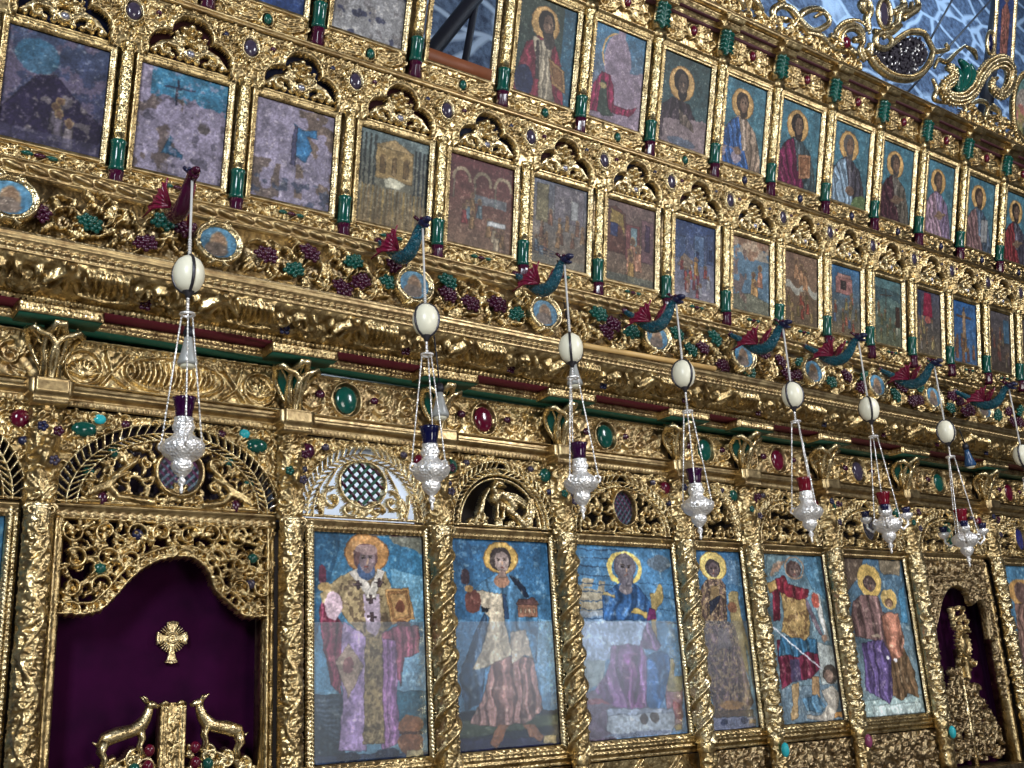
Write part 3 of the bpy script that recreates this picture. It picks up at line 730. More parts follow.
# ================================================================== LOWER TIER
# ---- columns
def column(k, x, rad):
    names = ['left of the purple curtain', 'between the purple curtain and the bishop icon', 'between the bishop icon and the young deacon icon', 'between the young deacon icon and the enthroned icon', 'between the enthroned icon and the dark robed icon', 'between the dark robed icon and the armoured angel icon', 'between the angel icon and the mother and child icon', 'between the mother and child icon and the right hand door', 'right of the right hand door', 'beyond the right edge icon']
    kind = ['flat foliage', 'flat foliage', 'twisted vine', 'twisted vine', 'twisted vine', 'vine', 'vine', 'pierced', 'pierced', 'vine'][k]
    c = empty('carved_column', (x, 5.9, .9), f'gilt {kind} column {names[k]}', 'column', 'carved columns of the lower tier')
    H0 = 1.84; R = rad; half = math.pi*R*.98/1.0
    rr = Rel(-half*.5*1.02-half*.25, half*.5*1.02+half*.25, .40, H0-.02, .0075)
    w = rr.x1-rr.x0
    if kind == 'twisted vine':
        P = .21; n = int(H0/P)+3
        for i in range(-2, n+2):
            z0 = i*P
            xs = np.linspace(rr.x0, rr.x1, 10); z = z0+(xs-rr.x0)/w*P*1.5
            rr.stroke(np.stack([xs, z], 1), .014, .014, .034)
            rr.stroke(np.stack([xs, z+.028], 1), .008, .008, .016)
            for q in range(4):
                xx = rr.x0+w*(q+.5)/4; zz = z0+(q+.5)/4*P*1.5+.10
                rr.leaf(xx-.02, zz-.03, .9 if q % 2 else 1.9, .085, .055, .022, 3, .6 if q % 2 else -.6)
                rr.dome(xx+.02, zz+.035, .014, .014, .022)
    elif kind == 'flat foliage':
        n = int(H0/.2); 
        rr.stroke([(0+.04*math.sin(z*15.7), z) for z in np.arange(0, H0, .02)], .013, .013, .024)
        for i in range(n+1):
            s_ = 1 if i % 2 else -1; zc = .1+i*.2
            rr.spiral(s_*.035, zc, .05, 1.2, 0, s_, .011, .007, .022); rr.leaf(-s_*.02, zc, math.pi/2+s_*.9, .11, .06, .022, 4, s_*.8); rr.leaf(s_*.06, zc+.05, math.pi/2-s_*.4, .08, .05, .02, 3, s_*.9)
        rr.foliage(-w/2+.02, w/2-.02, 0, H0, .075, k+5, .022, .007, .9)
        for s_ in (-1, 1): rr.stroke([(s_*(w/2-.015), 0), (s_*(w/2-.015), H0)], .010, .010, .02)
    else:
        rr.vine(0, 1, 0, .01, .2, 1)
        for i in range(int(H0/.105)+1):
            s_ = 1 if i % 2 else -1; zc = .05+i*.105
            rr.spiral(s_*w*.16, zc, w*.19, 1.3, i, s_, .012, .008, .03)
            for q in range(3): rr.leaf(-s_*w*.12+q*.02, zc+q*.02-.03, i*1.3+q*2, .08, .05, .028, 3, s_*.8)
            rr.dome(-s_*w*.33, zc+.03, .016, .016, .026); rr.dome(s_*w*.38, zc, .013, .016, .024)
    rr.mesh(MB(), cyl_map(0, 0, R)).build('shaft', 'gold_pale' if k > 3 else 'gold', c)
    # base
    mb = MB(); mb.lathe([(R*.9, 0), (R*1.15, .0), (R*1.15, .05), (R*1.0, .07), (R*1.12, .10), (R*.96, .13), (R*.96, .33), (R*1.1, .35), (R*1.1, .385), (R*.96, .40), (R*.96, .42)], n=28)
    rb = Rel(-R*1.5, R*1.5, .13, .33, .008); rb.foliage(-R*1.5, R*1.5, .13, .33, .085, k, .022, .009); rb.mesh(mb, cyl_map(0, 0, R)); mb.build('base', 'gold', c)
    if k > 4: gem(c, 'oval_gem', (-.02, -R-.045, .30), .034, .055, ['turquoise', 'pink_stone', 'turquoise', 'turquoise', 'turquoise'][k-5], .03)
    # capital with volutes
    mb = MB(); mb.lathe([(R*.9, H0-.10), (R*1.12, H0-.10), (R*1.12, H0-.085), (R*.95, H0-.07), (R*.98, H0-.03), (R*1.25, H0+.03), (R*1.3, H0+.045), (R*.9, H0+.05)], n=28)
    rc = Rel(-R*1.5, R*1.5, H0-.075, H0+.05, .007)
    for q in range(-2, 3): rc.leaf(q*R*.62, H0-.07, math.pi/2, .1, .065, .024, 4, 0)
    rc.mesh(mb, cyl_map(0, 0, R*.98))
    for s_ in (-1, 1):
        t = np.linspace(0, 1, 22); a_ = t*2.2*2*math.pi/1.4; r_ = .034*(1-.8*t)
        mb.tube(np.stack([s_*(R*.85+r_*np.cos(a_)), -R*.75+0*t-.02*t, H0+.015+r_*np.sin(a_)], -1), [.012, .007], 7)
    mb.build('capital', 'gold_pale', c)
    # upper carved stage beside the arches
    mb = MB(); z1 = 2.42-zs(x)*0
    ru = Rel(-.085, .085, H0+.05, 2.40+zs(x), .006); ru.H[:] = .0
    zz = H0+.05
    for q in range(3):
        ru.leaf(0, zz+.01+q*.03, math.pi/2+(q-1)*.7, .12, .07, .04, 4, 0)
    for s_ in (-1, 1):
        ru.spiral(s_*.055, zz+.1, .04, 1.3, 0, s_, .012, .008, .035); ru.spiral(s_*.05, zz+.42, .04, 1.3, 1.5, -s_, .012, .008, .035); ru.leaf(s_*.05, zz+.3, math.pi/2+s_*.4, .12, .06, .03, 4, -s_*.9)
    for q in range(4): ru.dome(.03*(1 if q % 2 else -1), zz+.16+q*.055, .038, .04, .042)
    ru.dome(0, zz+.25, .042, .06, .055); ru.dome(0, zz+.33, .028, .032, .06)
    ru.foliage(-.085, .085, zz, zz+.52, .075, k+40, .026, .007)
    ru.mesh(mb, lambda X, Z, H: np.stack([X, -.03+.05*(X/.085)**2-H, Z], -1)); mb.box(-.078, .078, .02, .1, H0+.05, 2.42+zs(x)); mb.build('upper_carving', 'gold', c)
    gs = [('navy', -.03, .40), ('slate_stone', .04, .22), ('purple', .05, .38), ('green', -.05, .27)]
    for (mt, gx, gz) in gs[(k % 2):(k % 2)+3]:
        mb = MB()
        for q in range(5): mb.ell((gx+.017*math.cos(q*1.257), -.088, zz+gz+.017*math.sin(q*1.257)), (.014, .012, .014), 7, 5)
        mb.build('flower_gem', mt, c)
    # block under the corbel
    mb = MB(); w_ = .09; z0 = 2.40+zs(x)
    along(mb, (-w_, -.095, z0), (w_, -.095, z0), (0, 0, 1), (0, -1, 0), [('bead', .02, .012, .026), ('cove', .03, .02), ('flat', .075, .024), ('flat', .012, .03)], .008)
    along(mb, (w_, -.095, z0), (w_, .1, z0), (0, 0, 1), (1, 0, 0), [('bead', .02, .012, .026), ('cove', .03, .02), ('flat', .075, .024), ('flat', .012, .03)], .008)
    along(mb, (-w_, .1, z0), (-w_, -.095, z0), (0, 0, 1), (-1, 0, 0), [('bead', .02, .012, .026), ('cove', .03, .02), ('flat', .075, .024), ('flat', .012, .03)], .008)
    mb.box(-w_, w_, -.09, .1, z0, z0+.137); mb.build('impost_block', 'gold_rail', c)
for k, x in enumerate(COLX): column(k, x, COLW[k])

# ---- moulded frames and icons
FB = [('flat', .010, .014), ('leafy', .026, .036, .045), ('flat', .006, .004), ('bead', .018, .022, .028), ('flat', .005, .004)]
def strip_v(mb, x0, z0, z1, y, W=.065, flip=False, out=None):
    b = [(k_[0], k_[1]*W/.065, *k_[2:]) for k_ in FB]
    if flip: along(mb, (x0, y, z0), (x0, y, z1), (1, 0, 0), (0, -1, 0), b, .0075)
    else: along(mb, (x0+W, y, z1), (x0+W, y, z0), (-1, 0, 0), (0, -1, 0), b, .0075)
def strip_h(mb, x0, x1, z0, y, W=.06, kinds=None):
    b = kinds or [('flat', .008, .012), ('rope', .024, .024, .04), ('flat', .006, .006), ('flat', W-.038, .018)]
    along(mb, (x0, y, z0), (x1, y, z0), (0, 0, 1), (0, -1, 0), b, .008)
class Q:          # maps coordinates of an enlarged view of the flat painting to its own 0..1 frame
    def __init__(s, ox, oy, sc, x0, x1, z0=1.374, z1=2.734, P=PL):
        s.o = (ox, oy, sc); s.r = (x0, x1, z0, z1); s.P = P
    def __call__(s, *pts):
        out = []
        for (a, b) in pts:
            X, S = hit(s.o[0]+a/s.o[2], s.o[1]+b/s.o[2], s.P); z = S+s.P[1] if s.P is PL else S
            out.append(((X-s.r[0])/(s.r[1]-s.r[0]), (z-s.r[2])/(s.r[3]-s.r[2])))
        return out
    def e(s, p, a, b, ru, rv, c, mix=1.):
        (u, v), (u2, v2), (u3, v3) = s((a, b), (a+ru, b), (a, b-rv)); p.ell(u, v, abs(u2-u), abs(v3-v), c, mix)
    def re(s, p, a, b, ru, rv, c, k=.85):
        (u, v), (u2, v2), (u3, v3) = s((a, b), (a+ru, b), (a, b-rv)); p.ringe(u, v, abs(u2-u), abs(v3-v), c, k)
def face(p, q, a, b, r, skin=(140, 112, 98), hair=(60, 45, 40), beard=None):
    q.e(p, a-r*.1, b-r*.25, r*1.05, r*1.25, hair); 
    if beard: q.e(p, a, b+r*.75, r*.75, r*.95, beard)
    q.e(p, a+r*.05, b, r*.68, r*1.05, skin)
    for s_ in (-1, 1): q.e(p, a+s_*r*.28, b-r*.2, r*.15, r*.09, (35, 28, 28)); q.e(p, a+s_*r*.28, b-r*.38, r*.2, r*.06, (55, 42, 38))
    q.e(p, a+r*.06, b+r*.12, r*.09, r*.26, (165, 130, 105)); q.e(p, a+r*.04, b+r*.55, r*.22, r*.07, (110, 55, 50))

def paint_bishop(x0, x1, z0, z1):
    p = Paint(x1-x0, z1-z0, 230, 1); q = Q(300, 520, 3.1, x0, x1)
    p.grad((34, 96, 138), (96, 146, 176)); P = lambda pts, c, **k: p.poly(q(*pts), c, **k)
    P([(0, 0), (150, 0), (90, 200), (40, 400), (0, 420)], (22, 66, 100), mix=.8); P([(280, 150), (400, 180), (400, 330), (300, 300)], (110, 168, 200), mix=.7); P([(290, 420), (400, 400), (400, 530), (290, 530)], (124, 172, 204), mix=.7)
    P([(250, 20), (400, 20), (400, 120), (350, 90), (290, 75)], (112, 104, 84), mix=.85)
    P([(0, 540), (140, 540), (140, 780), (0, 780)], (34, 56, 76)); P([(290, 530), (400, 530), (400, 660), (290, 660)], (40, 98, 124)); P([(0, 730), (400, 720), (400, 790), (0, 790)], (40, 58, 92))
    for c_ in range(9): P([(30+c_*8, 560+c_*14), (120, 552+c_*17), (120, 558+c_*17), (40+c_*8, 568+c_*14)], (90, 112, 140), mix=.6)
    q.e(p, 207, 103, 68, 62, (176, 120, 62)); q.re(p, 207, 103, 68, 62, (120, 78, 44), .93)
    P([(70, 230), (58, 290), (80, 440), (98, 510), (126, 545), (137, 330), (110, 290)], (118, 42, 66), folds=12)
    P([(240, 360), (320, 318), (368, 330), (372, 410), (325, 430), (312, 515), (292, 470), (255, 370)], (140, 70, 92), folds=11)
    P([(134, 315), (205, 360), (207, 716), (120, 716), (132, 560), (124, 430)], (162, 134, 186), folds=6, fs=.12)
    P([(252, 365), (300, 375), (302, 560), (312, 690), (252, 716)], (142, 98, 150), folds=16, fs=.25)
    P([(203, 350), (254, 350), (262, 694), (196, 694)], (150, 128, 84)); m = inpoly(p.U, p.V, q((203, 350), (254, 350), (262, 694), (196, 694))); p.speck(m, (96, 78, 52), 40, .55)
    P([(150, 380), (198, 450), (150, 552), (108, 440)], (168, 142, 122)); q.e(p, 150, 450, 18, 24, (150, 90, 92))
    P([(150, 160), (265, 160), (286, 215), (282, 330), (240, 365), (198, 360), (145, 315), (105, 240), (70, 262), (62, 228), (95, 198)], (150, 128, 88)); m = inpoly(p.U, p.V, q((150, 160), (265, 160), (286, 215), (282, 330), (240, 365), (198, 360), (145, 315), (105, 240))); p.speck(m, (84, 66, 50), 26, .56)
    P([(196, 230), (246, 230), (252, 330), (236, 362), (205, 340)], (166, 146, 170), mix=.9)
    P([(150, 160), (180, 150), (240, 235), (215, 245)], (190, 180, 168)); P([(262, 160), (240, 150), (205, 240), (232, 245)], (190, 180, 168))
    for (a, b) in ((180, 200), (245, 195), (220, 245), (222, 300)): P([(a-5, b-14), (a+5, b-14), (a+5, b+14), (a-5, b+14)], (70, 52, 56)); P([(a-14, b-4), (a+14, b-4), (a+14, b+4), (a-14, b+4)], (70, 52, 56))
    q.e(p, 104, 265, 28, 44, (176, 148, 160))
    P([(262, 214), (334, 208), (356, 308), (284, 326)], (184, 132, 72)); P([(272, 222), (330, 217), (347, 303), (288, 317)], (150, 100, 56)); P([(280, 230), (325, 226), (339, 296), (294, 308)], (186, 138, 80)); q.e(p, 310, 268, 14, 20, (120, 66, 46))
    q.e(p, 322, 320, 22, 9, (80, 50, 48)); q.e(p, 70, 170, 13, 32, (84, 36, 54)); q.e(p, 78, 208, 22, 14, (150, 120, 70))
    face(p, q, 206, 125, 36, (118, 98, 104), (96, 66, 66), (56, 78, 116)); q.e(p, 206, 92, 33, 16, (140, 112, 110))
    q.e(p, 343, 636, 38, 30, (148, 92, 54)); q.e(p, 344, 690, 39, 36, (140, 84, 50)); P([(308, 655), (380, 655), (380, 664), (308, 664)], (84, 48, 34))
    q.e(p, 150, 737, 36, 18, (22, 34, 62)); q.e(p, 272, 725, 36, 18, (22, 34, 62)); P([(330, 712), (382, 710), (382, 732), (330, 734)], (186, 168, 120))
    P([(36, 26), (376, 44), (376, 56), (36, 36)], (210, 205, 206)); P([(280, 38), (305, 39), (305, 50), (280, 49)], (176, 70, 96)); P([(330, 42), (370, 44), (370, 54), (330, 52)], (130, 96, 120))
    return p
def paint_deacon(x0, x1, z0, z1):
    p = Paint(x1-x0, z1-z0, 220, 2); q = Q(440, 530, 3.34, x0, x1); P = lambda pts, c, **k: p.poly(q(*pts), c, **k)
    p.grad((34, 92, 142), (92, 146, 190)); P([(300, 300), (400, 300), (400, 500), (340, 560), (320, 420)], (120, 176, 214), mix=.8); P([(50, 20), (120, 20), (100, 300), (50, 300)], (28, 76, 120), mix=.7)  # bright blue lower right: glass glare put into the paint colour
    P([(40, 606), (400, 600), (400, 760), (40, 760)], (30, 40, 58)); P([(40, 640), (160, 630), (400, 612), (400, 650), (200, 680), (60, 700)], (62, 76, 58)); P([(40, 700), (400, 690), (400, 770), (40, 770)], (34, 38, 78))
    q.e(p, 203, 94, 58, 53, (190, 148, 66)); q.re(p, 203, 94, 58, 53, (130, 92, 40), .94)
    P([(150, 270), (108, 360), (64, 490), (84, 610), (140, 575), (152, 440), (172, 380)], (36, 62, 92), folds=5); P([(150, 280), (120, 400), (100, 540), (140, 520), (160, 400)], (78, 112, 146), mix=.6, folds=8)
    P([(150, 165), (186, 145), (232, 148), (268, 165), (292, 215), (330, 290), (322, 440), (250, 430), (205, 380), (165, 300), (108, 205)], (62, 112, 152), folds=7, fs=.25)
    P([(228, 150), (262, 165), (298, 222), (285, 226), (245, 175)], (22, 34, 56)); P([(205, 215), (222, 215), (230, 300), (215, 300)], (40, 70, 110))
    P([(176, 425), (312, 425), (328, 520), (345, 600), (285, 648), (190, 656), (98, 646), (142, 560)], (142, 104, 98), folds=9)
    P([(112, 200), (204, 212), (216, 300), (246, 418), (162, 455), (108, 468), (150, 375), (164, 295), (130, 235)], (194, 178, 152), folds=6, fs=.15); P([(236, 340), (286, 330), (312, 432), (285, 420), (270, 432), (238, 448)], (184, 168, 148), folds=7, fs=.15)
    q.e(p, 206, 170, 26, 22, (160, 112, 86))
    q.e(p, 110, 238, 28, 40, (100, 54, 48)); q.e(p, 84, 158, 16, 26, (52, 38, 48)); q.e(p, 96, 196, 14, 12, (150, 110, 60)); P([(140, 255), (166, 262), (160, 275), (140, 270)], (18, 22, 30))
    P([(255, 248), (325, 248), (327, 292), (262, 292)], (150, 100, 78)); P([(262, 230), (318, 226), (330, 250), (252, 250)], (92, 62, 60)); 
    for c_ in range(4): P([(265+c_*15, 262), (272+c_*15, 262), (272+c_*15, 278), (265+c_*15, 278)], (190, 160, 130))
    face(p, q, 206, 108, 34, (138, 118, 112), (52, 42, 42)); P([(195, 135), (218, 135), (222, 160), (192, 160)], (140, 112, 100))
    P([(195, 648), (230, 650), (215, 692), (188, 735), (168, 715), (180, 680)], (150, 92, 58)); P([(275, 648), (318, 648), (346, 690), (335, 708), (300, 692)], (150, 98, 66))
    P([(345, 686), (390, 684), (390, 712), (345, 714)], (196, 170, 112))
    return p
def paint_enthroned(x0, x1, z0, z1):
    p = Paint(x1-x0, z1-z0, 240, 3); q = Q(565, 530, 3.23, x0, x1); P = lambda pts, c, **k: p.poly(q(*pts), c, **k)
    p.grad((58, 116, 164), (96, 140, 186)); P([(30, 295), (260, 295), (260, 420), (60, 420)], (156, 178, 212), mix=.9); P([(300, 295), (380, 295), (380, 480), (330, 480), (310, 380)], (84, 146, 198), mix=.8)  # pale lower half: glare on the glass put into the paint colours
    m = inpoly(p.U, p.V, q((40, 150), (130, 165), (130, 275), (45, 285))); p.speck(m, (166, 140, 100), 9, .45); q.e(p, 305, 108, 36, 26, (96, 106, 118), .8); P([(40, 262), (150, 262), (150, 295), (40, 295)], (120, 142, 172), mix=.7)
    m = p.V > .5
    for c_ in range(9): p.line((-.1, .62+c_*.045), (.55, .60+c_*.047), .004, (36, 66, 100))
    for c_ in range(4): p.line((.62, .6+c_*.07), (1.05, .58+c_*.07), .0035, (40, 80, 120))
    P([(274, 200), (290, 205), (296, 180), (306, 175), (318, 190), (314, 235), (292, 262), (300, 350), (282, 350)], (172, 146, 84)); P([(330, 420), (352, 415), (352, 520), (330, 520)], (170, 150, 96))
    P([(48, 420), (130, 420), (120, 500), (56, 520)], (160, 160, 140), mix=.6); P([(60, 520), (170, 520), (170, 700), (60, 700)], (112, 96, 122)); P([(62, 545), (150, 545), (150, 562), (62, 562)], (150, 70, 84), mix=.8)
    P([(320, 500), (380, 500), (380, 640), (330, 640)], (132, 92, 108)); P([(345, 545), (372, 560), (378, 620), (350, 610)], (150, 56, 76)); P([(330, 480), (380, 470), (380, 520), (330, 520)], (140, 130, 90))
    q.re(p, 193, 124, 56, 54, (222, 192, 92), .74)
    P([(160, 178), (180, 168), (215, 168), (238, 182), (272, 230), (292, 292), (124, 292), (118, 215)], (38, 84, 142), folds=7, fs=.3); P([(220, 248), (266, 264), (263, 283), (214, 266)], (186, 156, 78)); P([(270, 248), (290, 255), (293, 292), (262, 292)], (104, 34, 88))
    P([(124, 200), (160, 208), (162, 218), (124, 212)], (176, 156, 100)); q.e(p, 195, 190, 22, 18, (120, 112, 120))
    P([(265, 292), (290, 330), (310, 372), (300, 392), (240, 380), (250, 330)], (120, 92, 136), folds=6)
    P([(150, 372), (205, 366), (250, 376), (270, 430), (262, 592), (215, 602), (128, 552), (98, 520), (142, 440)], (118, 80, 132), folds=7, fs=.3); P([(190, 400), (230, 400), (262, 590), (226, 600), (180, 480)], (110, 50, 110), mix=.6, folds=9)
    P([(265, 408), (300, 392), (332, 400), (342, 432), (326, 520), (303, 592), (264, 592)], (46, 96, 156), folds=5, fs=.25)
    P([(135, 580), (350, 580), (355, 630), (340, 662), (150, 662), (134, 640)], (166, 178, 192)); q.e(p, 244, 658, 110, 8, (120, 132, 160)); P([(134, 582), (140, 575), (350, 575), (350, 590), (134, 600)], (146, 160, 184))
    q.e(p, 256, 612, 13, 18, (84, 74, 72)); q.e(p, 290, 604, 15, 16, (92, 82, 76)); P([(355, 630), (378, 628), (378, 646), (355, 648)], (176, 150, 90))
    face(p, q, 196, 126, 33, (104, 98, 108), (82, 76, 88), (84, 80, 92))
    return p
def paint_robed(x0, x1, z0, z1):
    p = Paint(x1-x0, z1-z0, 160, 4); q = Q(680, 540, 3.94, x0, x1); P = lambda pts, c, **k: p.poly(q(*pts), c, **k)
    p.grad((44, 96, 144), (100, 142, 172)); P([(180, 80), (230, 80), (235, 180), (190, 170)], (90, 120, 150), mix=.6)
    P([(190, 212), (205, 198), (228, 205), (240, 300), (268, 400), (296, 600), (255, 500), (200, 330)], (148, 130, 84)); P([(255, 400), (275, 470), (296, 640), (280, 600)], (120, 164, 184))
    q.e(p, 130, 102, 53, 57, (212, 184, 98)); q.re(p, 130, 102, 53, 57, (150, 120, 56), .93)
    b = [(85, 180), (110, 152), (160, 152), (180, 180), (186, 320), (215, 335), (290, 640), (262, 692), (140, 692), (112, 560), (95, 400), (80, 320), (70, 250)]
    P(b, (82, 64, 58), folds=6); P([(95, 330), (215, 335), (290, 640), (262, 692), (140, 692), (110, 560)], (98, 76, 82), mix=.8, folds=5); m = inpoly(p.U, p.V, q(*b)); p.speck(m, (160, 132, 92), 30, .58)
    P([(120, 180), (150, 180), (160, 230), (112, 300)], (124, 100, 64)); P([(115, 240), (160, 215), (160, 235), (118, 300)], (34, 40, 58)); q.e(p, 205, 265, 18, 22, (130, 84, 60))
    P([(150, 350), (190, 350), (205, 420), (150, 430)], (120, 110, 116), mix=.7)
    q.e(p, 205, 650, 46, 18, (156, 112, 60)); P([(130, 672), (290, 668), (290, 695), (130, 700)], (92, 72, 56)); P([(120, 700), (300, 696), (300, 750), (120, 750)], (110, 116, 146)); q.e(p, 175, 718, 16, 12, (24, 34, 80)); q.e(p, 255, 710, 16, 12, (24, 34, 80)); P([(272, 708), (300, 706), (300, 724), (272, 726)], (170, 130, 80))
    face(p, q, 132, 118, 28, (92, 76, 80), (54, 46, 50)); return p
def paint_angel(x0, x1, z0, z1):
    p = Paint(x1-x0, z1-z0, 190, 5); q = Q(680, 540, 3.94, x0, x1); P = lambda pts, c, **k: p.poly(q(*pts), c, **k)
    p.grad((84, 118, 136), (96, 118, 128)); P([(490, 60), (560, 60), (580, 240), (520, 190), (485, 120)], (64, 110, 140)); P([(340, 60), (410, 60), (380, 140), (340, 150)], (86, 112, 120))
    for s_ in range(5): P([(352+s_*8, 140-s_*10), (372+s_*9, 86-s_*2), (378+s_*9, 90-s_*2), (362+s_*8, 146-s_*8)], (150, 110, 84), mix=.7)
    P([(540, 400), (600, 420), (630, 560), (560, 580), (545, 500)], (150, 158, 156)); P([(518, 205), (552, 215), (570, 320), (592, 398), (576, 398), (545, 300)], (176, 176, 172), folds=9, fs=.2); q.e(p, 534, 240, 15, 30, (156, 66, 54))
    P([(395, 580), (640, 560), (660, 730), (410, 730)], (90, 112, 128)); 
    q.re(p, 450, 110, 37, 46, (150, 118, 92), .88)
    P([(380, 395), (396, 560), (400, 592), (440, 560), (520, 545), (552, 505), (542, 400)], (96, 28, 50), folds=7); P([(350, 170), (385, 150), (395, 200), (395, 320), (368, 322), (366, 220)], (112, 28, 48), folds=7)
    P([(395, 380), (470, 380), (540, 390), (546, 452), (500, 438), (470, 462), (430, 452), (388, 460)], (40, 88, 122), folds=8)
    P([(396, 205), (500, 232), (512, 330), (512, 372), (492, 396), (470, 386), (440, 385), (398, 362), (412, 300)], (170, 136, 78)); m = inpoly(p.U, p.V, q((396, 205), (500, 232), (512, 330), (512, 372), (492, 396), (398, 362), (412, 300))); p.speck(m, (104, 74, 44), 26, .56)
    P([(372, 152), (412, 138), (425, 170), (470, 186), (508, 196), (504, 225), (470, 236), (420, 222), (385, 195)], (108, 26, 40), folds=5); P([(340, 170), (375, 155), (382, 195), (350, 210)], (160, 124, 66)); 
    P([(492, 220), (515, 260), (540, 320), (562, 375), (550, 372), (520, 320), (495, 260)], (96, 82, 96)); q.e(p, 568, 385, 12, 14, (150, 116, 96))
    P([(432, 470), (468, 470), (480, 560), (440, 560)], (46, 60, 92), mix=.7)
    P([(438, 568), (470, 562), (466, 650), (468, 700), (440, 714), (436, 690), (446, 650)], (156, 126, 84)); P([(518, 540), (550, 535), (548, 600), (560, 655), (545, 652), (520, 605)], (150, 116, 78))
    P([(555, 592), (600, 572), (628, 600), (624, 650), (604, 712), (560, 714), (500, 706), (498, 688), (560, 688), (582, 650)], (158, 150, 138)); P([(478, 622), (540, 610), (575, 655), (560, 682), (500, 672)], (66, 104, 132), folds=7); q.e(p, 592, 528, 30, 38, (66, 58, 54)); q.e(p, 585, 535, 18, 24, (120, 96, 84))
    p.line(*q((366, 345), (556, 508)), .008, (200, 204, 214)); face(p, q, 450, 122, 27, (92, 72, 68), (66, 46, 44)); P([(608, 680), (640, 678), (640, 700), (608, 702)], (180, 128, 70)); return p
def paint_mother(x0, x1, z0, z1):
    p = Paint(x1-x0, z1-z0, 180, 6); q = Q(768, 576, 4.0, x0, x1); P = lambda pts, c, **k: p.poly(q(*pts), c, **k)
    p.grad((58, 92, 120), (110, 130, 134)); P([(290, -75), (380, -75), (370, 0), (320, 60), (300, 30)], (86, 70, 58)); P([(440, -70), (530, -60), (525, 0), (450, -10)], (120, 106, 84)); P([(520, 60), (545, 40), (560, 190), (535, 190)], (60, 120, 160)); P([(380, 500), (640, 470), (640, 600), (400, 600)], (136, 160, 160))
    q.e(p, 405, 20, 46, 68, (196, 158, 76)); q.e(p, 484, 92, 32, 40, (196, 160, 84))
    P([(340, 100), (370, 75), (440, 80), (458, 140), (520, 180), (540, 300), (500, 385), (430, 262), (350, 240), (334, 160)], (106, 78, 76), folds=7); P([(372, 268), (460, 255), (502, 340), (502, 470), (486, 515), (466, 500), (390, 460), (384, 350)], (80, 64, 112), folds=7)
    P([(492, 340), (545, 290), (585, 380), (608, 490), (560, 470), (535, 500), (500, 480)], (98, 74, 50), folds=8); P([(452, 160), (480, 140), (520, 150), (545, 250), (540, 320), (500, 345), (470, 250)], (146, 92, 72), folds=6); q.e(p, 435, 240, 20, 8, (150, 130, 110)); P([(410, 520), (500, 512), (610, 500), (615, 560), (430, 565)], (166, 186, 184), folds=4, fs=.12)
    q.e(p, 480, 328, 6, 7, (210, 206, 210)); q.e(p, 510, 338, 6, 7, (210, 206, 210))
    face(p, q, 408, 35, 25, (96, 76, 70), (70, 52, 52)); face(p, q, 484, 110, 15, (140, 106, 84), (90, 60, 44)); return p
def paint_edge(x0, x1, z0, z1):
    p = Paint(x1-x0, z1-z0, 90, 7); p.grad((60, 112, 148), (70, 110, 140)); p.ell(.5, .8, .3, .1, (180, 130, 66)); p.poly([(.15, 0), (.9, 0), (.75, .72), (.3, .72)], (110, 80, 70), 1, 7); p.ell(.5, .8, .15, .08, (90, 66, 60)); return p
def paint_leftedge(x0, x1, z0, z1):
    p = Paint(x1-x0, z1-z0, 90, 8); p.grad((26, 84, 118), (30, 90, 124)); p.poly([(.0, 0), (.7, 0), (.6, .62), (.2, .62)], (120, 90, 110), 1, 7); p.poly([(.7, .72), (1, .74), (1, .76), (.7, .75)], (170, 160, 160)); p.ell(.4, .75, .25, .12, (170, 130, 70)); return p
ICONS = [
    (.20, 1.075, paint_leftedge, 'blue painted icon cut by the left edge, left of the first column', -1),
    (2.80, 3.60, paint_bishop, 'large icon of a bearded bishop in lilac robes holding a gold book', 1),
    (3.80, 4.635, paint_deacon, 'large icon of a haloed young deacon in cream tunic carrying a small church', 1),
    (4.85, 5.835, paint_enthroned, 'large cracked icon of a haloed figure in blue and purple seated above a pale cushion', 1),
    (6.06, 6.605, paint_robed, 'narrow large icon of a standing figure in dark gold flecked robe with yellow halo', 1),
    (6.80, 7.64, paint_angel, 'large icon of a winged soldier in gold cuirass with a spear over a fallen man', 1),
    (7.86, 8.80, paint_mother, 'large icon of a haloed mother in purple with a child in red', 1),
    (10.36, 11.2, paint_edge, 'large blue ground icon with haloed figure at the right edge', 1)]
ZI0, ZI1 = 1.374, 2.734
for i, (x0, x1, fn, lab, gl) in enumerate(ICONS):
    g = empty('large_icon', (0, 6.0, 0), lab, 'icon', 'large icons of the lower tier')
    fn(x0, x1, ZI0, ZI1).panel('painted_panel', g, x0, ZI0, 0, 1.12)
    mb = MB(); strip_v(mb, x1, ZI0-.10, ZI1+.06, -.02, .072, True); mb.build('side_moulding', 'gold_pale', g)
    mb = MB(); strip_v(mb, x0-.035, ZI0-.10, ZI1+.06, -.02, .06); mb.build('side_moulding', 'gold_pale', g)
    mb = MB()
    strip_h(mb, x0-.05, x1+.07, ZI1, -.02, .075, [('flat', .008, .014), ('bead', .024, .02, .034), ('flat', .006, .006), ('flat', .02, .022), ('flat', .017, .034)]); mb.box(x0-.05, x1+.06, -.05, .08, ZI1+.06, ZI1+.074)
    mb.build('top_moulding', 'gold_rail', g)
    mb = MB()
    strip_h(mb, x0-.05, x1+.07, ZI0-.135, -.03, .13, [('flat', .012, .02), ('cove', .02, .03), ('rope', .028, .03, .05), ('flat', .012, .012), ('flat', .012, .03), ('rope', .034, .034, .055), ('flat', .014, .014)])
    mb.build('bottom_moulding', 'gold', g)
    if gl > 0 and i < 5:
        zt = at(640, 621, 5.985)[1]
        gp = MB().box(x0+.01, x1-.01, -.018, -.013, ZI0+.01, zt).build('glass_cover', 'glass_pane', g, False); gp['label'] = 'clear glass sheet over the lower half'

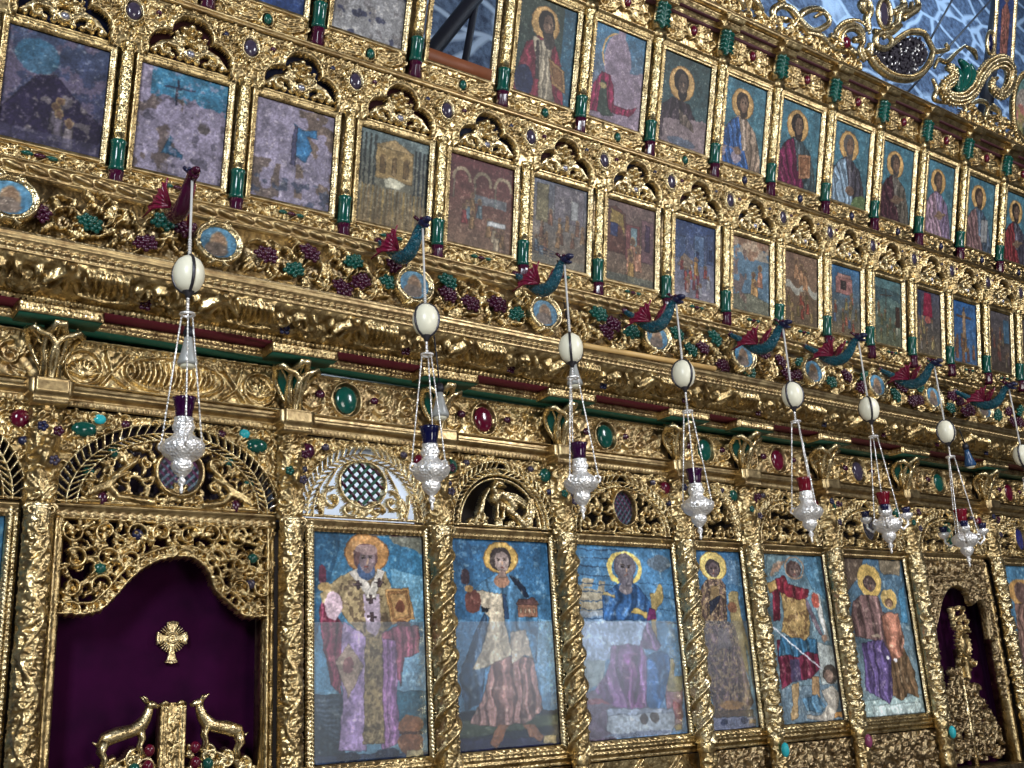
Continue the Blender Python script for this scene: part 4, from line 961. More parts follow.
# ---- carved panels below the icons
for i, (x0, x1, fn, lab, gl) in enumerate(ICONS):
    g = empty('base_panel', (0, 5.98, 0), ['', 'gilt base panel under the bishop icon', 'gilt base panel under the young deacon icon', 'gilt base panel with diamond mouldings under the seated figure icon', 'openwork gilt base panel under the dark robed figure icon', 'openwork gilt base panel under the winged soldier icon', 'openwork gilt base panel under the mother and child icon', 'gilt base panel under the right edge icon'][i] or 'gilt base panel under the left edge icon', 'panel', 'carved panels under the large icons')
    r = Rel(x0-.06, x1+.07, .86, 1.23, .008)
    if i in (2, 3, 0, 1):
        r.H[:] = .0
        n = 3; w = (x1-x0+.13)/n
        for q in range(n):
            c_ = x0-.06+(q+.5)*w
            for pts in ([(c_-w/2, 1.05), (c_, 1.22), (c_+w/2, 1.05)], [(c_-w/2+.03, 1.0), (c_, 1.16), (c_+w/2-.03, 1.0)]): r.stroke(pts, .013, .013, .022)
            r.flower(c_, .95, .07, 6, .03)
    else: r.foliage(x0-.06, x1+.07, .87, 1.23, .12, i, .035, .012)
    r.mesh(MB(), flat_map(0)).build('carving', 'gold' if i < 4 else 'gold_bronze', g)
    if i in (2, 3, 1, 0):
        for q in range(3): 
            w = (x1-x0+.13)/3; c_ = x0-.06+(q+.5)*w; gem(g, 'stone', (c_, -.01, 1.09), .045, .035, 'ruby', .02)
structure(MB().box(-1, 12.4, 5.86, 6.3, 0, .86), 'trim_2', 'gold_bronze')

# ---- arched openings over the icons
LUN = [('braided arch over the left edge icon', .1, 1.1), ('wide arch with winged beasts and a round woven medallion over the purple curtain', 1.32, 2.54), ('arch with a red and green woven lattice over the bishop icon', 2.74, 3.59), ('arch with a gold bird on black over the young deacon icon', 3.80, 4.62),
       ('arch with a round woven medallion over the seated figure icon', 4.84, 5.80), ('narrow pierced arch over the dark robed figure icon', 6.01, 6.57), ('pierced arch with leaf tracery over the winged soldier icon', 6.77, 7.58), ('arch with a dark mesh oval over the mother and child icon', 7.80, 8.74), ('arch with two green bars over the right hand door', 9.0, 10.12), ('arch with blue oval at the right edge', 10.34, 11.3)]
def disc_mat_panel(g, name, cx, z, rx, rz, colors, seed, woven=True, y=-.02):
    n = 70; p = Paint(rx*2, rz*2, n, seed); p.grad(colors[0], colors[0])
    k = 5
    for i in range(-k, 2*k):
        p.line((i/k, 0), (i/k+1, 1), .030, colors[1]); p.line((i/k, 1), (i/k+1, 0), .030, colors[2])
    P = np.stack([cx+(p.U-.5)*2*rx, np.full(p.U.shape, y), z+(p.V-.5)*2*rz], -1)
    keep = (((p.U-.5)/.5)**2+((p.V-.5)/.5)**2 <= 1.02)[:-1, :-1]
    return MB().grid(P, keep).build(name, 'painting', g, True, p.finish())
for k, (lab, x0, x1) in enumerate(LUN):
    x0 = COLX0[k]+.045 if k else .06; x1 = COLX[k]-.045 if k < len(COLX) else x1
    z0 = 2.815; z1 = 3.325+zs((x0+x1)/2); cx = (x0+x1)/2; W = x1-x0; H = z1-z0
    g = empty('arch_panel', (0, 5.98, 0), 'gilt '+lab if not lab.startswith('wide') else 'gilt '+lab, 'arch', 'arched openings over the large icons')
    rx = W/2-.02; rz = H-.035
    E = lambda r, f: (((r.X-cx)/(rx*f))**2+np.maximum((r.Z-z0)/(rz*f if f < 1 else rz*f), 0)**2)
    # spandrel
    r = Rel(x0, x1, z0, z1, .0065); r.H[:] = 0
    r.foliage(x0, x1, z0+H*.35, z1, .085, k+11, .040, .008, .7)
    for i in range(int(W/.026)): r.dome(x0+i*.026, z1-.012, .010, .010, .02)
    r.H = np.where(E(r, 1.0) < 1, -1, r.H+.012); r.mesh(MB(), flat_map(-.01), -.5).build('spandrel', 'gold', g)
    # braided arch band
    r = Rel(x0, x1, z0, z1, .0042); r.H[:] = -1
    n = int((rx+rz)*1.6/.050)
    for f in (1.0, .885, .80): 
        r.stroke([(cx+rx*f*math.cos(t), z0+rz*f*math.sin(t)) for t in np.linspace(0, math.pi, 60)], .0055, .0055, .03)
    for i in range(n):
        t = math.pi*(i+.5)/n; dt = math.pi/n*.9; sg = 1 if t < math.pi/2 else -1
        r.stroke([(cx+rx*1.0*math.cos(t), z0+rz*1.0*math.sin(t)), (cx+rx*.90*math.cos(t-sg*dt), z0+rz*.9*math.sin(t-sg*dt))], .0065, .0045, .034)
        r.stroke([(cx+rx*.88*math.cos(t-sg*dt), z0+rz*.88*math.sin(t-sg*dt)), (cx+rx*.80*math.cos(t+sg*dt*.5), z0+rz*.8*math.sin(t+sg*dt*.5))], .0045, .0055, .03)
    r.mesh(MB(), flat_map(-.03), -.2).build('braided_arch', 'gold_pale', g)
    # tracery
    r = Rel(x0, x1, z0, z1, .006); r.H[:] = -1; ins = rx*.78
    if k == 1:
        r.ring(cx+.04, z0+.21, .135, .135, .017, .05)
        for s_ in (-1, 1):
            r.stroke([(cx+.04+s_*.15, z0+.03), (cx+s_*.30, z0+.05), (cx+s_*.36, z0+.12), (cx+s_*.28, z0+.2), (cx+s_*.22, z0+.25)], .03, .018, .045)
            r.spiral(cx+s_*.245, z0+.27, .04, 1.3, 0, s_, .016, .01, .045)
            for q in range(6): r.stroke([(cx+s_*(.24+.03*q), z0+.19-.015*q), (cx+s_*(.31+.028*q), z0+.15-.014*q), (cx+s_*(.36+.022*q), z0+.09-.01*q)], .009, .013, .05)
            r.spiral(cx+s_*.46, z0+.085, .05, 1.4, 1, -s_, .016, .01, .045); r.stroke([(cx+s_*.40, z0+.02), (cx+s_*.5, z0+.015), (cx+s_*.55, z0+.05)], .02, .012, .04)
            for q in range(4): r.leaf(cx+s_*(.17+.09*q), z0+.32-.055*q, math.pi/2-s_*.5, .1, .07, .04, 4, -s_*.9)
        for q in range(5): r.leaf(cx+.04, z0+.06, math.pi/2+(q-2)*.75, .09, .05, .04, 3)
        F = Rel(x0, x1, z0, z1, .006); F.H[:] = -1; F.foliage(cx-ins, cx+ins, z0, z0+rz*.82, .10, 171, .028, .010, .8); F.H[((F.X-cx-.04)/.15)**2+((F.Z-z0-.21)/.15)**2 < 1] = -1; r.H = np.maximum(r.H, F.H)
        MB().grid(np.array([[(x, .12+.015*math.sin(x*22), z) for x in np.linspace(x0+.02, x1-.02, 60)] for z in (z0, z1-.02)])).build('light_tint_sheet', 'slate_stone', g)  # added sheet; its slate colour stands for bluish light behind the arch
    elif k == 2:
        zc = z0+.225; cc = cx-.02
        r.ring(cc, zc, .165, .15, .014, .045)
        for s_ in (-1, 1):
            r.spiral(cc+s_*.21, z0+.12, .07, 1.2, math.pi/2, -s_, .017, .011, .045); r.spiral(cc+s_*.10, z0+.06, .05, 1.2, 0, s_, .016, .01, .045); r.leaf(cc, z0+.02, math.pi/2+s_*.5, .14, .07, .045, 4, s_*.6); r.stroke([(cc+s_*.28, z0+.02), (cc+s_*.25, z0+.2), (cc+s_*.16, z0+.35)], .011, .009, .035)
            r.leaf(cc+s_*.3, z0+.05, math.pi/2, .1, .06, .04, 3, s_*.5)
        r.ring(cx, z0+.16, rx*.70, rz*.72, .008, .03)
    elif k == 3:
        cc = cx+.02
        # bird standing with head turned and long tail
        r.stroke([(cc-.06, z0+.20), (cc-.02, z0+.235), (cc+.05, z0+.20), (cc+.09, z0+.15)], .045, .035, .06)
        r.stroke([(cc-.06, z0+.22), (cc-.085, z0+.27), (cc-.05, z0+.31), (cc-.01, z0+.30)], .022, .02, .06); r.stroke([(cc-.01, z0+.30), (cc+.03, z0+.285)], .012, .006, .05)
        for q in range(3): r.stroke([(cc-.02, z0+.17-q*.012), (cc+.10, z0+.10-q*.012), (cc+.17, z0+.04-q*.01)], .014, .02, .05)
        for q in range(3): r.stroke([(cc+.02, z0+.24-q*.02), (cc+.10, z0+.23-q*.02), (cc+.18, z0+.19-q*.02)], .014, .010, .06)
        for s_ in (-1, 1): r.spiral(cc+s_*.2, z0+.055, .045, 1.3, 1, s_, .014, .01, .04)
        r.stroke([(cc-.19, z0+.1), (cc-.16, z0+.2), (cc-.12, z0+.26)], .026, .012, .05); r.stroke([(cc-.05, z0+.17), (cc-.06, z0+.06)], .010, .010, .05); r.stroke([(cc, z0+.15), (cc-.01, z0+.06)], .010, .010, .05)
        for q in range(5): r.spiral(cc-.26+q*.11, z0+.035, .03, 1.2, q, 1 if q % 2 else -1, .012, .008, .035)
        r.leaf(cc+.24, z0+.04, 1.7, .18, .09, .04, 4, -.3); r.ring(cx, z0, rx*.74, rz*.74, .008, .03)
    else:
        r.foliage(cx-ins, cx+ins, z0+.0, z0+rz*.82, .115, k+60, .042, .0085, .45)
        if k in (4, 7, 9, 0): r.ring(cx+.02, z0+.20, .115, .135, .015, .055, 20)
        m = ((r.X-cx-.02)/.105)**2+((r.Z-z0-.20)/.125)**2 < 1
        if k in (4, 7, 9, 0): r.H[m] = -1
    r.H = np.where((E(r, .79) < 1), r.H, -1); r.stroke([(x0+.02, z0+.01), (x1-.02, z0+.01)], .012, .012, .03)
    r.mesh(MB(), flat_map(-.015), -.2).build('tracery', 'gold_pale' if k in (2, 3) else 'gold', g)
    # medallions, lattice, backing
    if k == 1:
        disc_mat_panel(g, 'woven_medallion', cx+.04, z0+.21, .125, .125, [(14, 18, 34), (70, 92, 110), (80, 26, 66)], 3)
        for s_ in (-1, 1):
            gem(g, 'stone', (cx+s_*.33, -.03, z0+.30), .035, .03, 'green', .02); gem(g, 'stone', (cx+s_*.38, -.03, z0+.035), .03, .04, 'purple', .02); gem(g, 'stone', (cx+s_*.46, -.03, z0+.18), .035, .02, 'green', .02)
            gem(g, 'corner_stone', (cx+s_*.5, -.045, z0+.41), .07, .045, 'green', .03); gem(g, 'small_stone', (cx+s_*.42, -.045, z0+.475), .035, .03, 'turquoise', .02); gem(g, 'small_stone', (cx+s_*.28, -.045, z0+.46), .028, .026, 'purple', .02)
    if k == 2:
        zc = z0+.225; cc = cx-.02
        for nm, mt, sg in (('green_lattice_bar', 'green_matt', 1), ('red_lattice_bar', 'purple', -1)):
            mb = MB()
            for i in range(-3, 4):
                o_ = i*.047; L_ = math.sqrt(max(.0, .15**2-o_**2))
                if L_ > .03:
                    a_ = math.radians(45)
                    p0 = (cc+(-L_*math.cos(a_)-sg*0)*1+o_*(-sg*math.sin(a_))*1, zc+sg*(-L_*math.sin(a_))+o_*math.cos(a_)); p1 = (cc+(L_*math.cos(a_))+o_*(-sg*math.sin(a_)), zc+sg*(L_*math.sin(a_))+o_*math.cos(a_))
                    t = np.linspace(0, 1, 13); wob = .006*np.sin(t*2*L_/.047*math.pi+i*math.pi+(0 if sg > 0 else math.pi))
                    mb.tube(np.stack([p0[0]+(p1[0]-p0[0])*t, -.02+wob, p0[1]+(p1[1]-p0[1])*t], -1), .0115, 6)
            mb.build(nm, mt, g)
        o = MB().grid(np.array([[(x, .09+.01*math.sin(x*40), z) for x in np.linspace(x0+.06, x1-.06, 40)] for z in (z0+.005, z1)])).build('added_glow_sheet', 'backlit_sheet', g)  # sheet added only to give the bright light behind the lattice
    if k in (4, 7, 9, 0):
        disc_mat_panel(g, 'woven_medallion', cx+.02, z0+.20, .115, .135, [(14, 18, 34), (60, 84, 100), (80, 26, 66)] if k == 4 else [(12, 12, 20), (44, 44, 58), (44, 44, 58)] if k == 7 else [(20, 26, 90), (26, 34, 110), (30, 34, 120)], k+3)
    if k == 8:
        for q in (0, 1): MB().tube([(cx-.04+q*.08, -.03, z0+.05), (cx-.04+q*.08, -.03, z0+.3)], .02, 8).build('green_bar', 'green_matt', g)
    if k != 1 :
        for s_, mt in ((-1, 'purple' if k % 2 == 0 else 'green'), (1, 'ruby' if k % 2 == 0 else 'green')):
            gem(g, 'corner_stone', (cx+s_*(W/2-.075), -.045, z1-.10), .052, .052, mt, .03)
            gem(g, 'small_stone', (cx+s_*(W/2-.20), -.045, z1-.065), .028, .024, 'slate_stone', .02)
            if W > .7: gem(g, 'small_stone', (cx+s_*(W/2-.05), -.045, z1-.22), .028, .024, 'navy', .02)

# ---- royal door bay: curtain, cross, valance, jambs, doors
def curtain(x0, x1, z0, z1, y, lab, name='curtain', fold=.12, amp=.035):
    U, V = np.meshgrid(np.linspace(0, 1, 140), np.linspace(0, 1, 12))
    P = np.stack([x0+(x1-x0)*U, y+amp*np.sin(U*(x1-x0)/fold*2*math.pi+.8*np.sin(U*9))*(1.1-.3*V), z0+(z1-z0)*V], -1)
    o = MB().grid(P).build(name, 'velvet'); return tagit(o, lab, 'curtain')
curtain(1.28, 2.62, .3, 2.86, 6.20, 'deep purple velvet curtain hanging in the royal doorway on the left', amp=.012, fold=.4)
curtain(9.0, 10.9, .3, 2.86, 6.22, 'very dark curtain hanging in the right hand doorway', amp=.015, fold=.3)
cx_, cz_ = at(173, 638, 6.15)
g = Rel(-.13, .13, -.16, .16, .003, -1)
def cross_arm(r, ang, L, w0, w1, h):
    c_, s_ = math.cos(ang), math.sin(ang)
    pts = [(0, -w0), (L*.45, -w0*1.0), (L*.8, -w1*.62), (L, -w1), (L*1.06, 0), (L, w1), (L*.8, w1*.62), (L*.45, w0*1.0), (0, w0)]
    m = r.pmask([(a*c_-b*s_, a*s_+b*c_) for a, b in pts]); r.H[m] = np.maximum(r.H[m], h)
for q in range(4): cross_arm(g, q*math.pi/2, [.085, .09, .085, .135][q], .014, .037, .008)
for q in range(4):
    for w in range(-2, 3):
        an = math.pi/4+q*math.pi/2+w*.2; g.stroke([(.03*math.cos(an), .03*math.sin(an)), (.080*math.cos(an), .080*math.sin(an))], .003, .0015, .006)
g.ring(0, 0, .026, .026, .007, .016); g.dome(0, 0, .012, .012, .018)
for q in range(4):
    L_ = [.078, .083, .078, .126][q]; an = q*math.pi/2
    g.stroke([(L_*math.cos(an)-.03*math.sin(an), L_*math.sin(an)+.03*math.cos(an)), (L_*math.cos(an)+.03*math.sin(an), L_*math.sin(an)-.03*math.cos(an))], .005, .005, .014)
o = g.mesh(MB(), flat_map(0), -.5).build('cross_emblem', 'gold_pale'); o.location = (cx_, 6.165, cz_); tagit(o, 'pale gold embroidered cross with rays on the purple curtain', 'cross')

# jamb mouldings of the royal door
for nm, xx, fl, lab in (('door_jamb', 1.305, True, 'gilt fluted jamb on the left side of the royal doorway'), ('door_jamb', 2.50, False, 'gilt fluted jamb on the right side of the royal doorway'), ('door_jamb', 8.93, True, 'gilt fluted jamb on the left side of the right hand doorway'), ('door_jamb', 10.10, False, 'gilt fluted jamb on the right side of the right hand doorway')):
    mb = MB()
    along(mb, (xx, 5.97, .86), (xx, 5.97, 2.74), (1, 0, 0), (0, -1, 0), [('flat', .012, .03), ('round', .014, .035), ('flat', .008, .02), ('leafy', .022, .03, .03), ('flat', .006, .012)], .008)
    mb.box(xx, xx+.06, 5.97, 6.1, .86, 2.74)
    tagit(mb.build(nm, 'gold'), lab, 'moulding')
for (a, b, lab) in ((1.30, 2.57, 'gilt beaded rail above the purple curtain'), (8.99, 10.13, 'gilt beaded rail above the right hand doorway')):
    mb = MB(); strip_h(mb, a, b, 2.735, 5.97, .08, [('flat', .01, .014), ('egg', .028, .022, .05), ('flat', .006, .006), ('flat', .02, .024), ('flat', .018, .038)]); mb.box(a, b, 5.94, 6.08, 2.79, 2.815)
    tagit(mb.build('door_rail', 'gold_rail'), lab, 'moulding')
def valance(x0, x1, z0, z1, arch, lab, seed, col='gold'):
    r = Rel(x0, x1, z0, z1, .006); r.H[:] = -1
    r.foliage(x0, x1, z0, z1, .15, seed, .06, .014, 1.0); r.foliage(x0+.05, x1-.05, z0+.04, z1, .105, seed+1, .038, .008, .9)
    m = r.pmask(arch); r.H[m] = -1
    mm = r.pmask([(a+(0), b) for a, b in arch])
    A = arch[1:-1]
    r.stroke([(a, b) for a, b in A], .011, .011, .055)
    # lace edging: second line offset outward plus zig-zag
    n = len(A); off = []
    pts = np.array(A); d = np.gradient(pts, axis=0); d /= np.linalg.norm(d, axis=1)[:, None]; nn = np.stack([-d[:, 1], d[:, 0]], 1)
    if nn[n//2][1] < 0: nn = -nn
    off = pts+nn*.055; r.stroke(off, .010, .010, .055)
    dd = np.r_[0, np.cumsum(np.hypot(*np.diff(pts, axis=0).T))]; K = int(dd[-1]/.022)
    for i in range(K):
        t = i/K*dd[-1]; t2 = min(dd[-1], t+.022*(1 if i % 2 else -.2))
        a = (np.interp(t, dd, pts[:, 0]), np.interp(t, dd, pts[:, 1])); b = (np.interp(t2, dd, off[:, 0]), np.interp(t2, dd, off[:, 1])); r.stroke([a, b], .006, .006, .05)
        if i % 2: r.dome(a[0]-0, a[1]-.008, .012, .014, .05)
    r.stroke([(x0, z1-.008), (x1, z1-.008)], .01, .01, .04)
    g = empty('carved_valance', (0, 5.99, 0), lab, 'carving'); r.mesh(MB(), flat_map(0), -.3).build('openwork', col, g)
    return g
def arcpts(pts, n=8):
    pts = np.array(pts, float); out = []
    for i in range(len(pts)-1):
        p0 = pts[max(0, i-1)]; p1 = pts[i]; p2 = pts[i+1]; p3 = pts[min(len(pts)-1, i+2)]
        for t in np.linspace(0, 1, n, endpoint=False): out.append(tuple(.5*((2*p1)+(-p0+p2)*t+(2*p0-5*p1+4*p2-p3)*t*t+(-p0+3*p1-3*p2+p3)*t**3)))
    return out+[tuple(pts[-1])]
dz = [at(a, b, 5.97) for a, b in ((52, 613), (92, 613), (112, 598), (128, 580), (145, 566), (165, 558), (190, 557), (207, 570), (215, 590), (232, 606), (245, 616), (269, 616))]
arch = [(1.2, 1.9)]+arcpts(dz)+[(2.7, 1.9)]
g = valance(1.35, 2.56, 2.16, 2.745, arch, 'pierced gilt valance of scrolls with lacy cusped edge over the purple curtain', 3)
for (x, z, m_) in ((1.56, 2.47, 'green'), (2.41, 2.40, 'slate_stone'), (2.42, 2.55, 'green'), (1.75, 2.66, 'navy')): gem(g, 'stone', (x, -.035, z), .032, .03, m_, .02)
rz = [at(a, b, 5.97) for a, b in ((932, 640), (936, 618), (940, 600), (947, 588), (957, 586), (966, 594), (970, 604), (978, 600), (984, 612), (988, 640))]
arch2 = [(9.0, 1.7)]+arcpts([(9.14, 1.9)]+rz+[(9.98, 1.9)])+[(10.2, 1.7)]
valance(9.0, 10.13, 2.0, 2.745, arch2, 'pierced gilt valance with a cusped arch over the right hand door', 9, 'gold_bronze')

def deer(sx_):
    """leaping deer: trunk, neck, head, legs as one surface"""
    mb = MB(); f = sx_
    body = [(-.17*f, 0, .02), (-.13*f, 0, .06), (-.06*f, 0, .085), (.02*f, 0, .10), (.07*f, 0, .125), (.10*f, 0, .165), (.115*f, 0, .205), (.12*f, 0, .235)]
    mb.tube(body, [.016, .044, .044, .038, .044, .034, .028, .026], 12)
    mb.tube([(.11*f, 0, .235), (.13*f, -.005, .245), (.155*f, -.005, .238), (.175*f, 0, .228)], [.026, .026, .018, .011], 9)
    for s_ in (-1, 1):
        mb.tube([(.11*f, s_*.012, .25), (.09*f, s_*.025, .28), (.07*f, s_*.03, .295)], [.010, .012, .004], 6)
        mb.tube([(-.13*f, s_*.016, .05), (-.15*f, s_*.02, -.01), (-.125*f, s_*.02, -.05), (-.14*f, s_*.02, -.10)], [.032, .023, .014, .013], 8)
        mb.tube([(.07*f, s_*.016, .11), (.085*f, s_*.02, .05), (.07*f, s_*.02, .01), (.085*f, s_*.02, -.03)], [.024, .016, .012, .012], 8)
    mb.tube([(-.17*f, 0, .03), (-.2*f, 0, .05)], [.012, .004], 6)
    return mb
bx, bz = at(171, 703, 6.08)
g = empty('royal_door', (bx, 6.08, 0), 'pair of low gilt pierced doors with scrolled top under the purple curtain', 'door')
mb = MB(); mb.box(-.07, .07, -.03, .03, .3, bz-.03)
rr = Rel(-.075, .075, 1.0, bz, .006)

for q in (-1, 1): rr.rect(q*.06-.012, q*.06+.012, 1.0, bz-.015, .02); rr.rect(q*.038-.006, q*.038+.006, 1.0, bz-.03, .012)
for q in range(9): rr.leaf(0, 1.02+q*.075, math.pi/2+(.4 if q % 2 else -.4), .08, .05, .02, 3, 0)
rr.mesh(mb, flat_map(-.034)); mb.tube([(-.07, -.03, bz-.012), (-.045, -.04, bz+.004), (-.02, -.035, bz-.01)], .012, 7); mb.tube([(.02, -.035, bz-.01), (.045, -.04, bz+.004), (.07, -.03, bz-.012)], .012, 7)
mb.build('centre_post', 'gold', g)
DT = bz-.27
for s_ in (-1, 1):
    r = Rel(min(s_*.08, s_*.56), max(s_*.08, s_*.56), .55, 1.62, .0065); r.H[:] = -1
    r.foliage(r.x0, r.x1, .55, 1.6, .12, 70+s_, .05, .014, 1)
    top = lambda x: DT+.05-.42*np.maximum(0, np.abs(x)-.10)**1.15-.0*x
    r.H = np.where(r.Z > top(r.X), -1, r.H)
    for q in range(4):
        xx = s_*(.20+.105*q); r.spiral(xx, float(top(np.array(xx)))-.03, .05, 1.2, math.pi/2, -s_, .017, .010, .055)
    r.stroke([(s_*.1, DT+.03), (s_*.24, DT-.0), (s_*.40, DT-.07), (s_*.55, DT-.16)], .014, .012, .05)
    r.mesh(MB(), flat_map(0), -.3).build('door_leaf', 'gold_pale', g)
    for (gx, gz, mt) in ((.125, DT+.03, 'ruby'), (.13, DT-.05, 'ruby'), (.20, DT-.06, 'green'), (.12, DT-.13, 'purple')): gem(g, 'round_stone', (s_*gx, -.05, gz), .03, .033, mt, .03)
for s_, lab in ((1, 'small gilt deer leaping up on the left leaf of the royal door'), (-1, 'small gilt deer leaping up on the right leaf of the royal door')):
    o = deer(s_).build('deer_figure', 'gold_pale'); o.location = (bx-s_*.245, 6.02, bz-.225); o.scale = (.9, 1, .9); tagit(o, lab, 'figure', None)
dx_, dzz = at(962, 690, 6.1)
g = empty('right_door', (dx_, 6.1, 0), 'pierced gilt double door with tall scrolled tops in the right hand doorway', 'door')
mb = MB(); mb.box(-.015, .015, -.04, .02, .4, 1.92); 
r = Rel(-.5, .5, .9, 1.85, .008); r.H[:] = -1; r.foliage(-.5, .5, .9, 1.85, .125, 91, .05, .015, 1)
r.H = np.where(r.Z > 1.78-1.5*np.abs(r.X+.02)**1.3, -1, r.H)
for s_ in (-1, 1):
    for q in range(4): r.spiral(s_*(.12+.1*q)-.02, 1.72-.14*q-.04*q*q, .055, 1.3, 0, s_, .018, .011, .05)
r.mesh(MB(), flat_map(0), -.3).build('door_leaf', 'gold_bronze', g); mb.build('centre_rail', 'gold_pale', g)
ox, oz = at(962, 645, 6.05)
g = empty('door_finial', (ox, 6.05, oz), 'gilt oval and vine finial standing on the right hand door', 'finial')
r = Rel(-.17, .17, -.30, .42, .0065); r.H[:] = -1
r.ring(0, 0, .075, .10, .018, .05, 18); r.dome(0, 0, .065, .09, .05, 0); r.stroke([(0, -.3), (0, -.1)], .03, .03, .04); r.foliage(-.13, .13, .12, .38, .095, 4, .045, .008, .6)
r.spiral(-.09, -.16, .05, 1.3, 0, 1, .015, .01, .045); r.spiral(.09, -.16, .05, 1.3, 0, -1, .015, .01, .045)
r.mesh(MB(), flat_map(0), -.3).build('carving', 'gold', g)
r = Rel(-.1, .1, -.5, .5, .0065); r.H[:] = -1; r.foliage(-.1, .1, -.5, .5, .1, 14, .04, .014, 1); m = np.abs(r.X-.04) > .05+.04*np.sin(r.Z*14)**2; r.H[m & (r.X < 0)] = -1
x_, z_ = at(994, 645, 5.98); o = r.mesh(MB(), flat_map(0), -.3).build('carved_edging', 'gold_bronze'); o.location = (min(x_, 10.08), 5.98, z_); tagit(o, 'scrolled gilt edging along the right side of the right hand doorway', 'carving')

